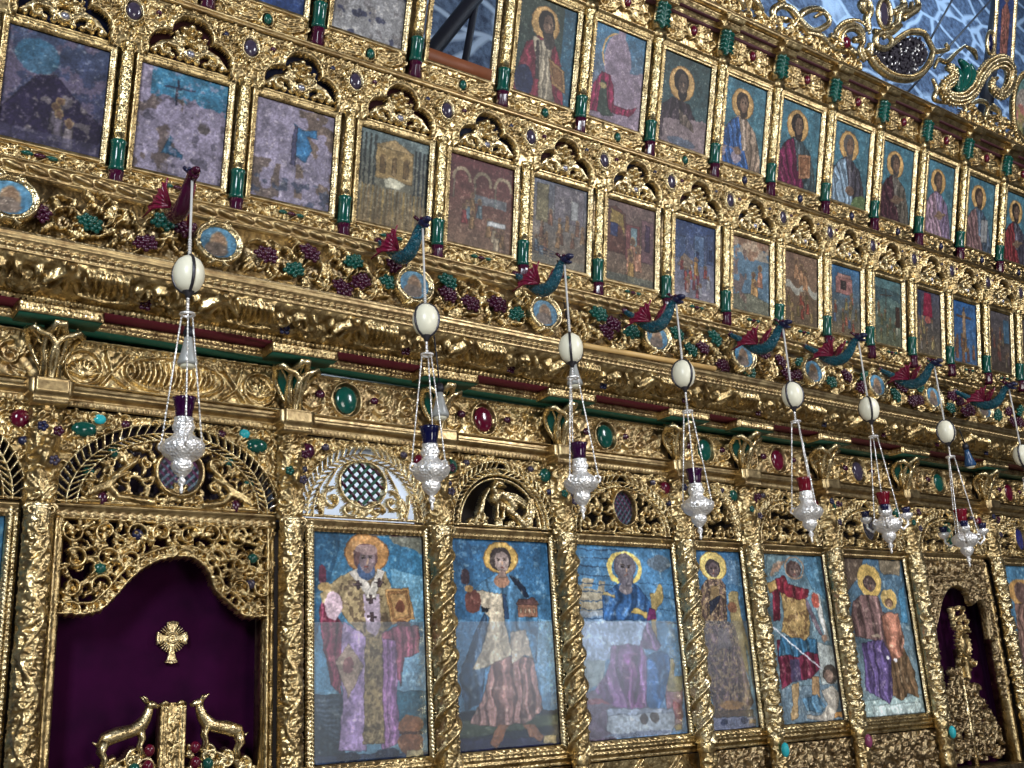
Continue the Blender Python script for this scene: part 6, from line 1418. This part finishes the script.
# piers and leaf brackets
tx = [TB_[0][0]-.1]+[(TB_[i][1]+TB_[i+1][0])/2 for i in range(13)]
for i, x in enumerate(tx):
    lab = f'slender gilt pilaster left of the {TDESC[i]}'
    if proto_tp is None: proto_tp = o = empty('pilaster', (x, PT[0], PT[1]), lab, 'pilaster', 'pilasters of the upper row', (A_T, 0, 0)); pier_parts(.79, .036, o, -.20, .11); MB().box(-.055, .055, -.05, .03, .79, .86).build('capital_block', 'gold', o)
    else: o = copy_tree(proto_tp); o.location.x = x; o['label'] = lab
    lab = f'dark green leaf bracket, upper left of the {TDESC[i]}'
    if proto_leaf is None:
        proto_leaf = o = empty('leaf_bracket', (x, PT[0], PT[1]), lab, 'bracket', 'green leaf brackets of the top frieze', (A_T, 0, 0))
        r = Rel(-.09, .09, .86, 1.09, .005); r.H[:] = -1
        for q in range(5):
            for s_ in (-1, 1): r.stroke([(0, .90+q*.035), (s_*.045, .925+q*.036), (s_*(.075-.004*q), .91+q*.036)], .020, .010, .022)
        r.stroke([(0, .88), (0, 1.08)], .012, .012, .03); r.dome(0, 1.06, .045, .025, .03)
        def lm(X, Z, H): 
            q = np.clip((Z-.86)/.23, 0, 1); return np.stack([X, -.045-.02*q**2-H, Z], -1)
        r.mesh(MB(), lm, -.5).build('leaf', 'green', o); MB().box(-.06, .06, -.03, .05, .86, 1.09).build('block', 'gold', o)
    else: o = copy_tree(proto_leaf); o.location.x = x; o['label'] = lab
yl, zl = tpoint(PT, 1.185, .0)
m = MB(); along(m, (-.6, yl, zl), (11.8, yl, zl), (0, -math.sin(A_T), math.cos(A_T)), (0, -math.cos(A_T), -math.sin(A_T)), [('flat', .008, .085), ('flat', .010, .10), ('round', .026, .125), ('flat', .010, .10)], .012)
m.box(-.6, 11.8, yl-.1, yl+.3, zl+.03, zl+.045)
tagit(m.build('top_ledge', 'gold_rail'), 'gilt top ledge of the screen below the scrolled cresting', 'moulding')

# ---- cresting
def cp(px, py, t=.04):
    x, s = hit(px, py, PT, t); return x, s
def crest_root(name, px, py, lab, cat):
    x, s = cp(px, py); return empty(name, (x, PT[0], PT[1]), lab, cat, None, (A_T, 0, 0)), x
def C2(pts, X0, t=.0): 
    out = []
    for (a, b) in pts: x, s = cp(a, b); out.append((x-X0, -.04-t, s))
    return arc3(out)
def arc3(pts, n=6):
    pts = np.array(pts, float); out = []
    for i in range(len(pts)-1):
        p0 = pts[max(0, i-1)]; p1 = pts[i]; p2 = pts[i+1]; p3 = pts[min(len(pts)-1, i+2)]
        for t in np.linspace(0, 1, n, endpoint=False): out.append(.5*((2*p1)+(-p0+p2)*t+(2*p0-5*p1+4*p2-p3)*t*t+(-p0+3*p1-3*p2+p3)*t**3))
    return np.array(out+[pts[-1]])
def beadline(mb, P, r, step):
    d = np.r_[0, np.cumsum(np.linalg.norm(np.diff(P, axis=0), axis=1))]
    for q in np.arange(0, d[-1], step): mb.ell([np.interp(q, d, P[:, k]) for k in range(3)], (r, r, r), 7, 5)
def crest_band(xa, xb, hf, lab, seed):
    r = Rel(xa, xb, 1.215, 1.215+.62, .0085); r.H[:] = -1
    r.foliage(xa, xb, 1.215, 1.215+.62, .15, seed, .06, .019, 1.0)
    r.H = np.where(r.Z > 1.215+hf(r.X), -1, r.H)
    xs = np.arange(xa, xb, .02); r.stroke(np.stack([xs, 1.215+hf(xs)-.01], 1), .016, .016, .055)
    g = empty('cresting_band', (0, PT[0], PT[1]), lab, 'carving', None, (A_T, 0, 0)); r.mesh(MB(), flat_map(-.03), -.3).build('openwork', 'gold', g)
crest_band(5.6, 7.95, lambda x: .13+.09*np.abs(np.sin(x*5.2)), 'low pierced gilt leaf cresting along the top ledge, left of the cartouche', 31)
crest_band(9.55, 11.6, lambda x: .16+.10*np.abs(np.sin(x*4.1)), 'low pierced gilt leaf cresting along the top ledge under the serpent', 33)
# cartouche with dark grape-like field
g, X0 = crest_root('cartouche', 930, 100, 'large gilt scrolled cartouche with dark purple glittering field on the cresting', 'ornament')
Z = lambda pts: [(820+a/4.8, b/4.8) for a, b in pts]
field = Z([(240, 235), (300, 240), (345, 215), (400, 185), (450, 180), (480, 195), (505, 250), (495, 290), (455, 340), (400, 365), (340, 355), (285, 320), (250, 285)])
outl = C2(field+[field[0]], X0)
mb = MB(); mb.tube(C2(Z([(270, 165), (245, 190), (255, 230), (300, 238), (322, 205), (305, 178), (282, 190)]), X0, .05), [.035, .03, .02], 9); mb.tube(C2(Z([(300, 240), (345, 205), (400, 165), (450, 160), (490, 170), (515, 215), (540, 250), (600, 240), (590, 215)]), X0, .03), [.03, .032, .03, .02], 9)
mb.tube(C2(Z([(225, 215), (225, 280), (260, 330), (330, 375), (410, 385), (470, 355), (510, 300), (525, 250)]), X0, .04), [.035, .04, .04, .03], 9)
mb.build('scrolled_border', 'gold_pale', g)
mb = MB(); beadline(mb, C2(Z([(235, 280), (265, 320), (330, 362), (410, 372), (465, 345), (500, 300)]), X0, .075), .014, .026); mb.build('beading', 'gold', g); mb = MB(); beadline(mb, C2(Z([(345, 190), (400, 155), (450, 148), (485, 160)]), X0, .05), .016, .028); mb.build('beading', 'gold', g)
cc = outl.mean(0); mb = MB(); mb.add(np.vstack([cc[None], outl]), [(0, i+1, i+2) for i in range(len(outl)-1)]); mb.build('dark_field', 'recess_dark', g, False)
rg = random.Random(2); mb = MB(); mb2 = MB(); fp = [(o[0], o[2]) for o in outl]
for q in range(700):
    x = rg.uniform(outl[:, 0].min(), outl[:, 0].max()); z = rg.uniform(outl[:, 2].min(), outl[:, 2].max())
    if inpoly(np.array([[x]]), np.array([[z]]), fp)[0, 0]: (mb if q % 9 else mb2).ell((x, -.055, z), (.018, .016, .018) if q % 9 else (.006, .020, .016), 7, 5)
o = mb.build('purple_beads', 'recess_dark', g); o['kind'] = 'stuff'; o = mb2.build('pale_flecks', 'silver', g); o['kind'] = 'stuff'
# leafy scroll left of the cartouche with ruby flower
g, X0 = crest_root('cresting_scroll', 845, 50, 'gilt leaf scroll with ruby flower on the cresting, left of the cartouche', 'ornament')
mb = MB(); mb.tube(C2(Z([(10, 245), (60, 215), (70, 165), (110, 130), (160, 125), (195, 160), (190, 230), (215, 290)]), X0, .02), [.03, .035, .03, .02], 8); mb.tube(C2(Z([(195, 300), (170, 250), (190, 200), (160, 150), (110, 150), (85, 190), (95, 225)]), X0, .04), [.02, .03, .02], 8)
beadline(mb, C2(Z([(60, 150), (100, 110), (160, 100), (205, 125), (225, 165)]), X0, .03), .018, .034)
mb.build('scroll', 'gold_pale', g)
fx, fs_ = cp(820+105/4.8, 212/4.8); mb = MB()
for q in range(8): mb.ell((fx-X0+.075*math.cos(q*.785), -.06, fs_+.075*math.sin(q*.785)), (.045, .02, .03), 9, 6)
mb.build('petals', 'gold', g); gem(g, 'ruby_flower', (fx-X0, -.09, fs_), .055, .055, 'ruby', .03)
mb = MB()
for a, b, c, d in ((120, 240, 150, 290), (80, 230, 60, 215), (140, 200, 175, 190), (200, 240, 225, 300), (30, 180, 60, 200)): mb.tube(C2(Z([(a, b), ((a+c)/2+8, (b+d)/2), (c, d)]), X0, .05), [.03, .035, .01], 8)
mb.build('leaves', 'gold_pale', g)
g, X0 = crest_root('cresting_scroll', 800, 30, 'gilt curling leaf cresting at the upper edge, beside the dark stone wall', 'ornament')
mb = MB()
for pts in ([(768, 20), (776, 8), (788, 10), (800, 25), (812, 32), (826, 24), (822, 14), (812, 18)], [(790, 28), (800, 14), (815, 10), (828, 18)], [(775, 25), (770, 12), (780, 4), (770, -6), (755, -4)], [(805, 34), (818, 38), (830, 50), (842, 52)], [(760, 12), (750, 0), (740, -8)], [(742, 10), (735, 0), (722, -2)]):
    mb.tube(C2(pts, X0, .03), [.02, .038, .03, .014], 8)
mb.build('scroll', 'gold_pale', g)
for i_, (pa, lab) in enumerate((((720, 0), 'gilt leaf scroll at the top edge'), )): pass
# serpent
g, X0 = crest_root('serpent_ornament', 950, 90, 'gilt scaly serpent scroll with green leaf on the cresting, right of the cartouche', 'ornament')
sp_ = C2(Z([(590, 330), (620, 350), (610, 390), (580, 410), (570, 440), (600, 480), (660, 480), (710, 440), (740, 380), (790, 320), (850, 300), (890, 340), (885, 410), (850, 460), (810, 440), (800, 400), (830, 380)]), X0, .05)
MB().tube(sp_, [.035, .05, .06, .06, .06, .065, .06, .045, .02], 12).build('body', 'gold', g)
mb = MB(); d = np.r_[0, np.cumsum(np.linalg.norm(np.diff(sp_, axis=0), axis=1))]
for q in np.arange(.03, d[-1]-.1, .036):
    c_ = np.array([np.interp(q, d, sp_[:, k]) for k in range(3)]); tt = (np.array([np.interp(q+.02, d, sp_[:, k]) for k in range(3)])-c_); tt /= np.linalg.norm(tt)+1e-9; nn = np.array([-tt[2], 0, tt[0]])
    rr_ = np.interp(q/d[-1], [0, .15, .7, 1], [.035, .058, .06, .03])
    for k_ in (-1, -.35, .35, 1): mb.ell(c_+nn*rr_*k_*.95+np.array([0, -rr_*math.sqrt(max(0, 1-(k_*.8)**2))*.9, 0]), (.020, .014, .020), 7, 5)
for q in np.arange(.05, d[-1]-.15, .05):
    c_ = np.array([np.interp(q, d, sp_[:, k]) for k in range(3)]); tt = (np.array([np.interp(q+.02, d, sp_[:, k]) for k in range(3)])-c_); tt /= np.linalg.norm(tt)+1e-9; nn = np.array([-tt[2], 0, tt[0]]); rr_ = np.interp(q/d[-1], [0, .15, .7, 1], [.035, .058, .06, .03])
    for s_ in (-1, 1): mb.tube([c_+nn*rr_*s_*.9, c_+nn*(rr_+.022)*s_+tt*.018], [.016, .004], 6)
mb.build('scales', 'gold_pale', g)
mb = MB()
for pts in ([(640, 440), (680, 400), (690, 330), (660, 290)], [(660, 440), (700, 420), (720, 360), (710, 310)], [(650, 430), (650, 370), (640, 320)]): mb.tube(C2(Z(pts), X0, .02), [.05, .07, .02], 8)
mb.build('green_leaf', 'green', g)
mb = MB()
for pts in ([(540, 330), (560, 290), (600, 300), (640, 260), (690, 220)], [(690, 225), (730, 250), (745, 290)], [(680, 540), (740, 490), (790, 500), (800, 560)], [(780, 580), (800, 520), (840, 540)], [(530, 380), (550, 430), (540, 480), (600, 500)], [(860, 600), (850, 540), (820, 500)]): mb.tube(C2(Z(pts), X0, .02), [.015, .03, .012], 8)
mb.build('tendrils', 'gold_pale', g)
# oval icon on the right, mirror on the left, tall cross panel
g, X0 = crest_root('oval_icon', 1012, 108, 'oval painted icon in beaded gilt frame cut by the right edge of the picture', 'icon')
mx_, ms_ = cp(820+985/4.8, 530/4.8); mx_ -= X0; rx_, rz_ = .26, .36
p = Paint(2*rx_, 2*rz_, 60, 77); p.grad((70, 110, 110), (60, 70, 50)); p.ell(.35, .5, .25, .3, (130, 120, 110)); p.ell(.3, .4, .16, .16, (150, 90, 80)); p.speck(p.V < .5, (120, 110, 60), 6, .5)
P = np.stack([mx_+(p.U-.5)*2*rx_, np.full(p.U.shape, -.05), ms_+(p.V-.5)*2*rz_], -1); keep = (((p.U-.5)/.5)**2+((p.V-.5)/.5)**2 <= 1)[:-1, :-1]; MB().grid(P, keep).build('painted_oval', 'painting', g, True, p.finish())
th = np.linspace(0, 2*math.pi, 49); ov = np.stack([mx_+(rx_+.03)*np.cos(th), -.06+0*th, ms_+(rz_+.03)*np.sin(th)], -1)
mb = MB().tube(ov, .035, 8); ov2 = np.stack([mx_+(rx_+.06)*np.cos(th), -.075+0*th, ms_+(rz_+.06)*np.sin(th)], -1); beadline(mb, ov2, .02, .04); mb.build('beaded_frame', 'gold', g)
g, X0 = crest_root('oval_mirror', 881, 14, 'small oval glass in tall gilt carved holder above the cartouche', 'ornament')
mx_, ms_ = cp(820+292/4.8, 72/4.8); mx_ -= X0
gem(g, 'oval_glass', (mx_, -.07, ms_), .085, .12, 'slate_stone', .02)
ov = np.stack([mx_+.10*np.cos(th), -.08+0*th, ms_+.135*np.sin(th)], -1); mb = MB().tube(ov, .022, 8)
for pts in ([(235, 150), (225, 90), (240, 40), (225, -20)], [(215, 60), (200, 20), (215, -20)], [(340, 130), (370, 110), (380, 60), (430, 50), (440, 10)], [(350, 60), (400, 30), (390, -10)], [(260, 150), (300, 160), (350, 150), (390, 120)], [(400, 90), (440, 60), (470, 30), (460, -10)]): mb.tube(C2(Z(pts), X0, .0), [.03, .045, .02], 8)
mb.build('carved_holder', 'gold_pale', g)
x_, s_ = cp(1002, 40); g = empty('upright_icon', (x_, PT[0], PT[1]), 'tall upright gilt framed painted panel with blue and brown figure at the right edge', 'panel', None, (A_T, 0, 0))
p = Paint(.30, 1.1, 50, 90); p.grad((24, 44, 92), (30, 50, 100)); p.poly([(.3, 0), (.75, 0), (.8, .5), (.55, .62), (.25, .5)], (110, 62, 54), 1, 4); p.ell(.5, .66, .2, .06, (100, 70, 56)); b = p.panel('painted_panel', g, -.15, s_-.25, -.06)
for nm, a in (('left_frame', -.2), ('right_frame', .15)): piece(g, 'side_frame', 'gold_pale', along, (a, -.06, s_-.3), (a, -.06, s_+.9), (1, 0, 0), (0, -1, 0), [('flat', .01, .02), ('bead', .03, .025, .03), ('flat', .01, .02)], .01)
gem(g, 'enamel_oval', (-.26, -.06, s_-.12), .05, .1, 'glass_navy', .03)
ov = np.stack([-.26+.065*np.cos(th), -.07+0*th, s_-.12+.12*np.sin(th)], -1); MB().tube(ov, .02, 7).build('oval_ring', 'gold_pale', g)

# dark beams behind the open frame, and a dark stand-in for the slot at right
for (a, b, lab) in (((505, -40), (425, 60), 'thick dark blue beam slanting behind the open frame'), ((478, -10), (465, 62), 'thin dark upright bar behind the open frame'), ((1002, -30), (990, 70), 'dark upright strip in place of the slot in the stone wall, top right')):
    Y = 7.0; xa, za = at(*a, Y); xb, zb = at(*b, Y); xa2, za2 = xa+(xa-xb)*.3, za+(za-zb)*.3; xb2, zb2 = xb-(xa-xb)*.5, zb-(za-zb)*.5
    r_ = .075 if 'thick' in lab else .035 if 'thin' in lab else .11
    tagit(MB().tube([(xa2, Y, za2), (xa, Y, za), (xb, Y, zb), (xb2, Y, zb2)], r_, 10).build('beam', 'iron_dark'), lab, 'beam')
for (a, b, lab) in (((1000, -10), (905, 95), 'thin dark rod slanting across the stone wall at the top right'), ((955, -5), (930, 40), 'thin wire against the stone wall above the cartouche')):
    Y = 8.2; xa, za = at(*a, Y); xb, zb = at(*b, Y); tagit(MB().tube([(xa, Y, za), ((xa+xb)/2, Y, (za+zb)/2), (xb, Y, zb)], .02, 8).build('rod', 'iron_dark'), lab, 'rod')

# ================================================================== DRAGONS AND LAMPS
LX = [(1.65, 4.30), (3.045, 4.345), (4.12, 4.33), (5.11, 4.23), (6.235, 4.23), (7.16, 4.27), (8.19, 4.20), (9.35, 4.14)]
ordn = ['first', 'second', 'third', 'fourth', 'fifth', 'sixth', 'seventh', 'eighth']
under = ['before the arch over the purple curtain', 'right of the bishop icon', 'upper right of the young deacon icon', 'above the dark robed icon', 'above the winged soldier icon', 'three branched, above the mother and child icon', 'three branched, above the right hand door', 'cut by the right edge']
def dragon(root, mats):
    # local frame: origin at the hook, y=0 is the hook plane, the wall side is +y
    P = arc3([(0, .53, .17), (0, .44, .10), (0, .34, .01), (0, .25, -.045), (0, .16, -.045), (0, .09, .0), (0, .05, .05), (0, .0, .075)], 5)
    mb = MB(); mb.tube(P, [.016, .026, .036, .044, .044, .036, .030, .028], 12)
    mb.build('body', mats[0], root)
    mb = MB(); mb.ell((0, -.01, .080), (.032, .042, .030), 12, 8); mb.tube([(0, -.02, .085), (0, -.055, .085), (0, -.085, .076)], [.026, .022, .013], 9); mb.tube([(0, -.015, .062), (0, -.045, .046), (0, -.07, .038)], [.017, .014, .007], 8)
    mb.build('head', 'navy' if mats[0] == 'dragon_teal' else 'purple', root)
    mb = MB()
    for s_ in (-1, 1):
        mb.tube([(s_*.02, .01, .10), (s_*.033, .03, .128), (s_*.03, .055, .136)], [.011, .012, .003], 6); mb.ell((s_*.026, -.028, .098), (.010, .011, .010), 7, 5)
    for q in range(9): 
        c_ = P[int(8+q*2.8)] if int(8+q*2.8) < len(P) else P[-1]; mb.tube([c_+np.array([0, .0, .026]), c_+np.array([0, .025, .058])], [.014, .003], 5)
    mb.build('horns_and_crest', mats[1], root)
    for s_ in (-1, 1):
        mb = MB(); n = 6; root_p = np.array([s_*.035, .24, .0])
        tips = [root_p+np.array([s_*(.04+.010*k), -.07+.050*k, .125-.008*k*k*.7]) for k in range(n)]
        for k in range(n): mb.tube([root_p, (root_p+tips[k])/2+np.array([s_*.02, 0, .02]), tips[k]], [.012, .009, .004], 6)
        G = []
        for k in range(n-1):
            for t in np.linspace(0, 1, 4)[:-1] if k < n-2 else np.linspace(0, 1, 4):
                tip = tips[k]*(1-t)+tips[k+1]*t; tip = root_p+(tip-root_p)*(1-.13*math.sin(math.pi*t)); G.append([root_p+(tip-root_p)*q+np.array([s_*.02*math.sin(math.pi*q), 0, .02*math.sin(math.pi*q)]) for q in np.linspace(.05, 1, 6)])
        G = np.array(G); mb.grid(G); mb.grid(G+np.array([-s_*.006, 0, 0])); mb.build('wing', 'crimson_wing', root)
    MB().tube([(0, .52, .165), (0, .55, .19), (.0, .58, .17), (0, .575, .14)], [.024, .026, .016, .006], 7).build('tail', 'purple', root)
pd = {}
for i, (x, z) in enumerate(LX):
    lab = f'teal dragon bracket with crimson wings, the {ordn[i]} from the left, holding a lamp'
    mats = ('purple', 'navy') if i == 0 else ('dragon_teal', 'purple'); key = mats[0]
    if i == 0: lab = 'dark purple winged dragon bracket, the first from the left, holding a lamp'
    if key not in pd: o = empty('dragon_bracket', (x, 4.95, z), lab, 'dragon', 'dragon brackets holding the lamps'); dragon(o, mats); pd[key] = o
    else: o = copy_tree(pd[key]); o.location = (x, 4.95, z); o['label'] = lab

EGZ = [(3.823, 3.604, 3.152), (3.809, 3.596, 3.152), (3.801, 3.602, 3.159), (3.761, 3.492, 3.075), (3.75, 3.541, 3.10), (3.748, 3.518, 3.052), (3.663, 3.444, 2.978), (3.56, 3.35, 2.85)]
CUP = ['purple', 'navy blue', 'purple', 'purple', 'dark red', 'red', 'red', 'blue']; CUPM = ['glass_purple', 'glass_navy', 'glass_purple', 'glass_purple', 'glass_red', 'glass_red', 'glass_red', 'glass_navy']
def lamp_body(mb, s=1.0, full=True):
    pr = [(0, 0), (.006, .004), (.010, .02), (.006, .035), (.016, .05), (.020, .065), (.010, .078), (.022, .09), (.044, .115), (.052, .135), (.050, .15), (.046, .158), (.064, .168), (.090, .19), (.104, .215), (.106, .232), (.094, .252), (.066, .272), (.052, .285), (.043, .30), (.050, .315), (.055, .33), (.048, .345), (.044, .36), (.047, .372), (.040, .374)]
    mb.lathe([(r*s, (z-.374)*s) for r, z in pr], (0, 0, 0), 26, mod=lambda t, z: 1+.05*np.cos(t*9)*((z > -.23*s) & (z < -.1*s))+.04*np.cos(t*14)*((z < -.23*s) & (z > -.30*s)))
pl = {}
for i, (x, z) in enumerate(LX):
    eg, rg_, cp_ = EGZ[i]; body_top = cp_-.085
    g = empty('vigil_lamp', (x, 4.95, z), f'silver oil lamp with {CUP[i]} glass, {under[i]}', 'lamp', 'hanging oil lamps')
    zz = lambda q: q-z
    mb = MB().tube([(0, 0, .08), (0, 0, zz(eg)+.09)], .007, 6); 
    for q in np.arange(zz(eg)+.09, zz(eg)+.20, .014): mb.ell((.0, 0, q), (.011, .009, .009), 6, 5)
    mb.build('upper_cord', 'cord', g)
    e = MB().lathe([(0, -.103), (.03, -.097), (.058, -.074), (.074, -.037), (.079, 0), (.074, .037), (.058, .070), (.03, .092), (0, .098)], (0, 0, zz(eg)), 24).build('ostrich_egg', 'egg', g); e['label'] = 'white egg with dark straps'
    th2 = np.linspace(-math.pi/2, math.pi/2, 14)
    for q in range(3):
        a_ = q*2.094+.5+i*.7; MB().tube(np.stack([.0805*np.cos(th2)*math.cos(a_), .0805*np.cos(th2)*math.sin(a_), zz(eg)-.002+.102*np.sin(th2)], -1), .0085, 6).build('strap', 'strap', e)
    MB().lathe([(0, -.135), (.012, -.13), (.016, -.115), (.030, -.100), (.034, -.088), (0, -.08)], (0, 0, zz(eg)), 14).build('egg_cap', 'strap', e)
    mb = MB()
    for q in np.arange(zz(rg_)+.01, zz(eg)-.12, .015): mb.ell((0, 0, q), (.010, .008, .009), 6, 5)
    mb.build('middle_chain', 'silver', g)
    t4 = np.linspace(0, 2*math.pi, 17); MB().tube(np.stack([.033*np.cos(t4), .033*np.sin(t4), zz(rg_)+0*t4], -1), .008, 6).build('hanging_ring', 'silver', g)
    for q in range(3):
        a_ = q*2.094+.3+i*.5; zb_ = zz(body_top)-.13; mb = MB(); p0 = np.array([.03*math.cos(a_), .03*math.sin(a_), zz(rg_)]); p1 = np.array([.112*math.cos(a_), .112*math.sin(a_), zb_])
        mb.tube([p0, p1], .0038, 5); n = int(np.linalg.norm(p1-p0)/.018)
        for k in range(n): mb.ell(p0+(p1-p0)*k/n, (.0062, .0062, .008), 5, 4)
        mb.build('chain', 'silver', g)
    bd = MB(); s = 1.0; lamp_body(bd, s); b = bd.build('lamp_body', 'silver', g); b.location = (0, 0, zz(body_top))
    for q in range(3):
        a_ = q*2.094+.3+i*.5; t5 = np.linspace(0, 2*math.pi, 11); MB().tube(np.stack([(.10+.022*np.cos(t5))*math.cos(a_), (.10+.022*np.cos(t5))*math.sin(a_), zz(body_top)-.135+.022*np.sin(t5)], -1), .007, 6).build('handle', 'silver', g)
    MB().lathe([(0, 0), (.040, 0), (.042, .03), (.052, .090), (.060, .105), (.053, .105), (.043, .05), (0, .045)], (0, 0, zz(body_top)-.005), 20, mod=lambda t, zq: 1+.03*np.cos(t*10)).build('glass_cup', CUPM[i], g)
    if i in (5, 6):
        for q in range(3):
            a_ = q*2.094-.45; ar = MB(); ax, ay = math.cos(a_), math.sin(a_)
            ar.tube([(.08*ax, .08*ay, zz(body_top)-.15), (.13*ax, .13*ay, zz(body_top)-.19), (.175*ax, .175*ay, zz(body_top)-.15), (.175*ax, .175*ay, zz(body_top)-.12)], .010, 7); ar.lathe([(0, 0), (.02, .005), (.042, .03), (.046, .05), (.03, .055)], (.175*ax, .175*ay, zz(body_top)-.12), 14)
            o_ = ar.build('side_arm', 'silver', g); MB().lathe([(0, 0), (.026, 0), (.030, .03), (.036, .05), (.030, .05), (0, .03)], (.175*ax, .175*ay, zz(body_top)-.07), 12).build('small_glass', 'glass_navy', o_)

# ---- loose things
a = (4.634, 5.425, 4.045); b = (5.95, 5.425, 4.055)
tagit(MB().tube([a, ((a[0]+b[0])/2, 5.425, 4.05), b], .021, 8).build('wooden_rod', 'wood_batten'), 'straight light wooden rod fixed along the cornice between the third and fifth lamps', 'rod')
for (p, lab, mt, ang) in (((188, 348), 'small grey bell shaped lamp hanging behind the first oil lamp cord', 'bulb_grey', .0), ((968, 456), 'small blue lamp with white tip hanging near the seventh egg', 'bulb_blue', -.15), ((574, 372), 'small dark bell shaped lamp hanging below the third egg', 'bulb_grey', 0), ((440, 402), 'small grey bell shaped lamp hanging behind the second oil lamp chains', 'bulb_grey', 0)):
    x_, z_ = at(*p, 5.45); g = empty('hanging_bulb', (x_, 5.45, z_), lab, 'lamp', 'small electric lamps under the cornice', (0, ang, 0))
    MB().lathe([(0, -.10), (.05, -.10), (.056, -.085), (.036, -.02), (.026, .03), (.022, .06), (0, .065)], (0, 0, 0), 18).build('shade', mt, g)
    MB().lathe([(0, .06), (.026, .062), (.03, .09), (.022, .12), (.0, .125)], (0, 0, 0), 16).build('socket', 'iron_dark', g); MB().tube([(0, 0, .12), (0, .02, .3), (0, .06, .60)], .006, 6).build('wire', 'iron_dark', g)
    MB().ell((0, 0, -.10), (.042, .042, .022), 14, 8).build('bulb', 'egg', g)
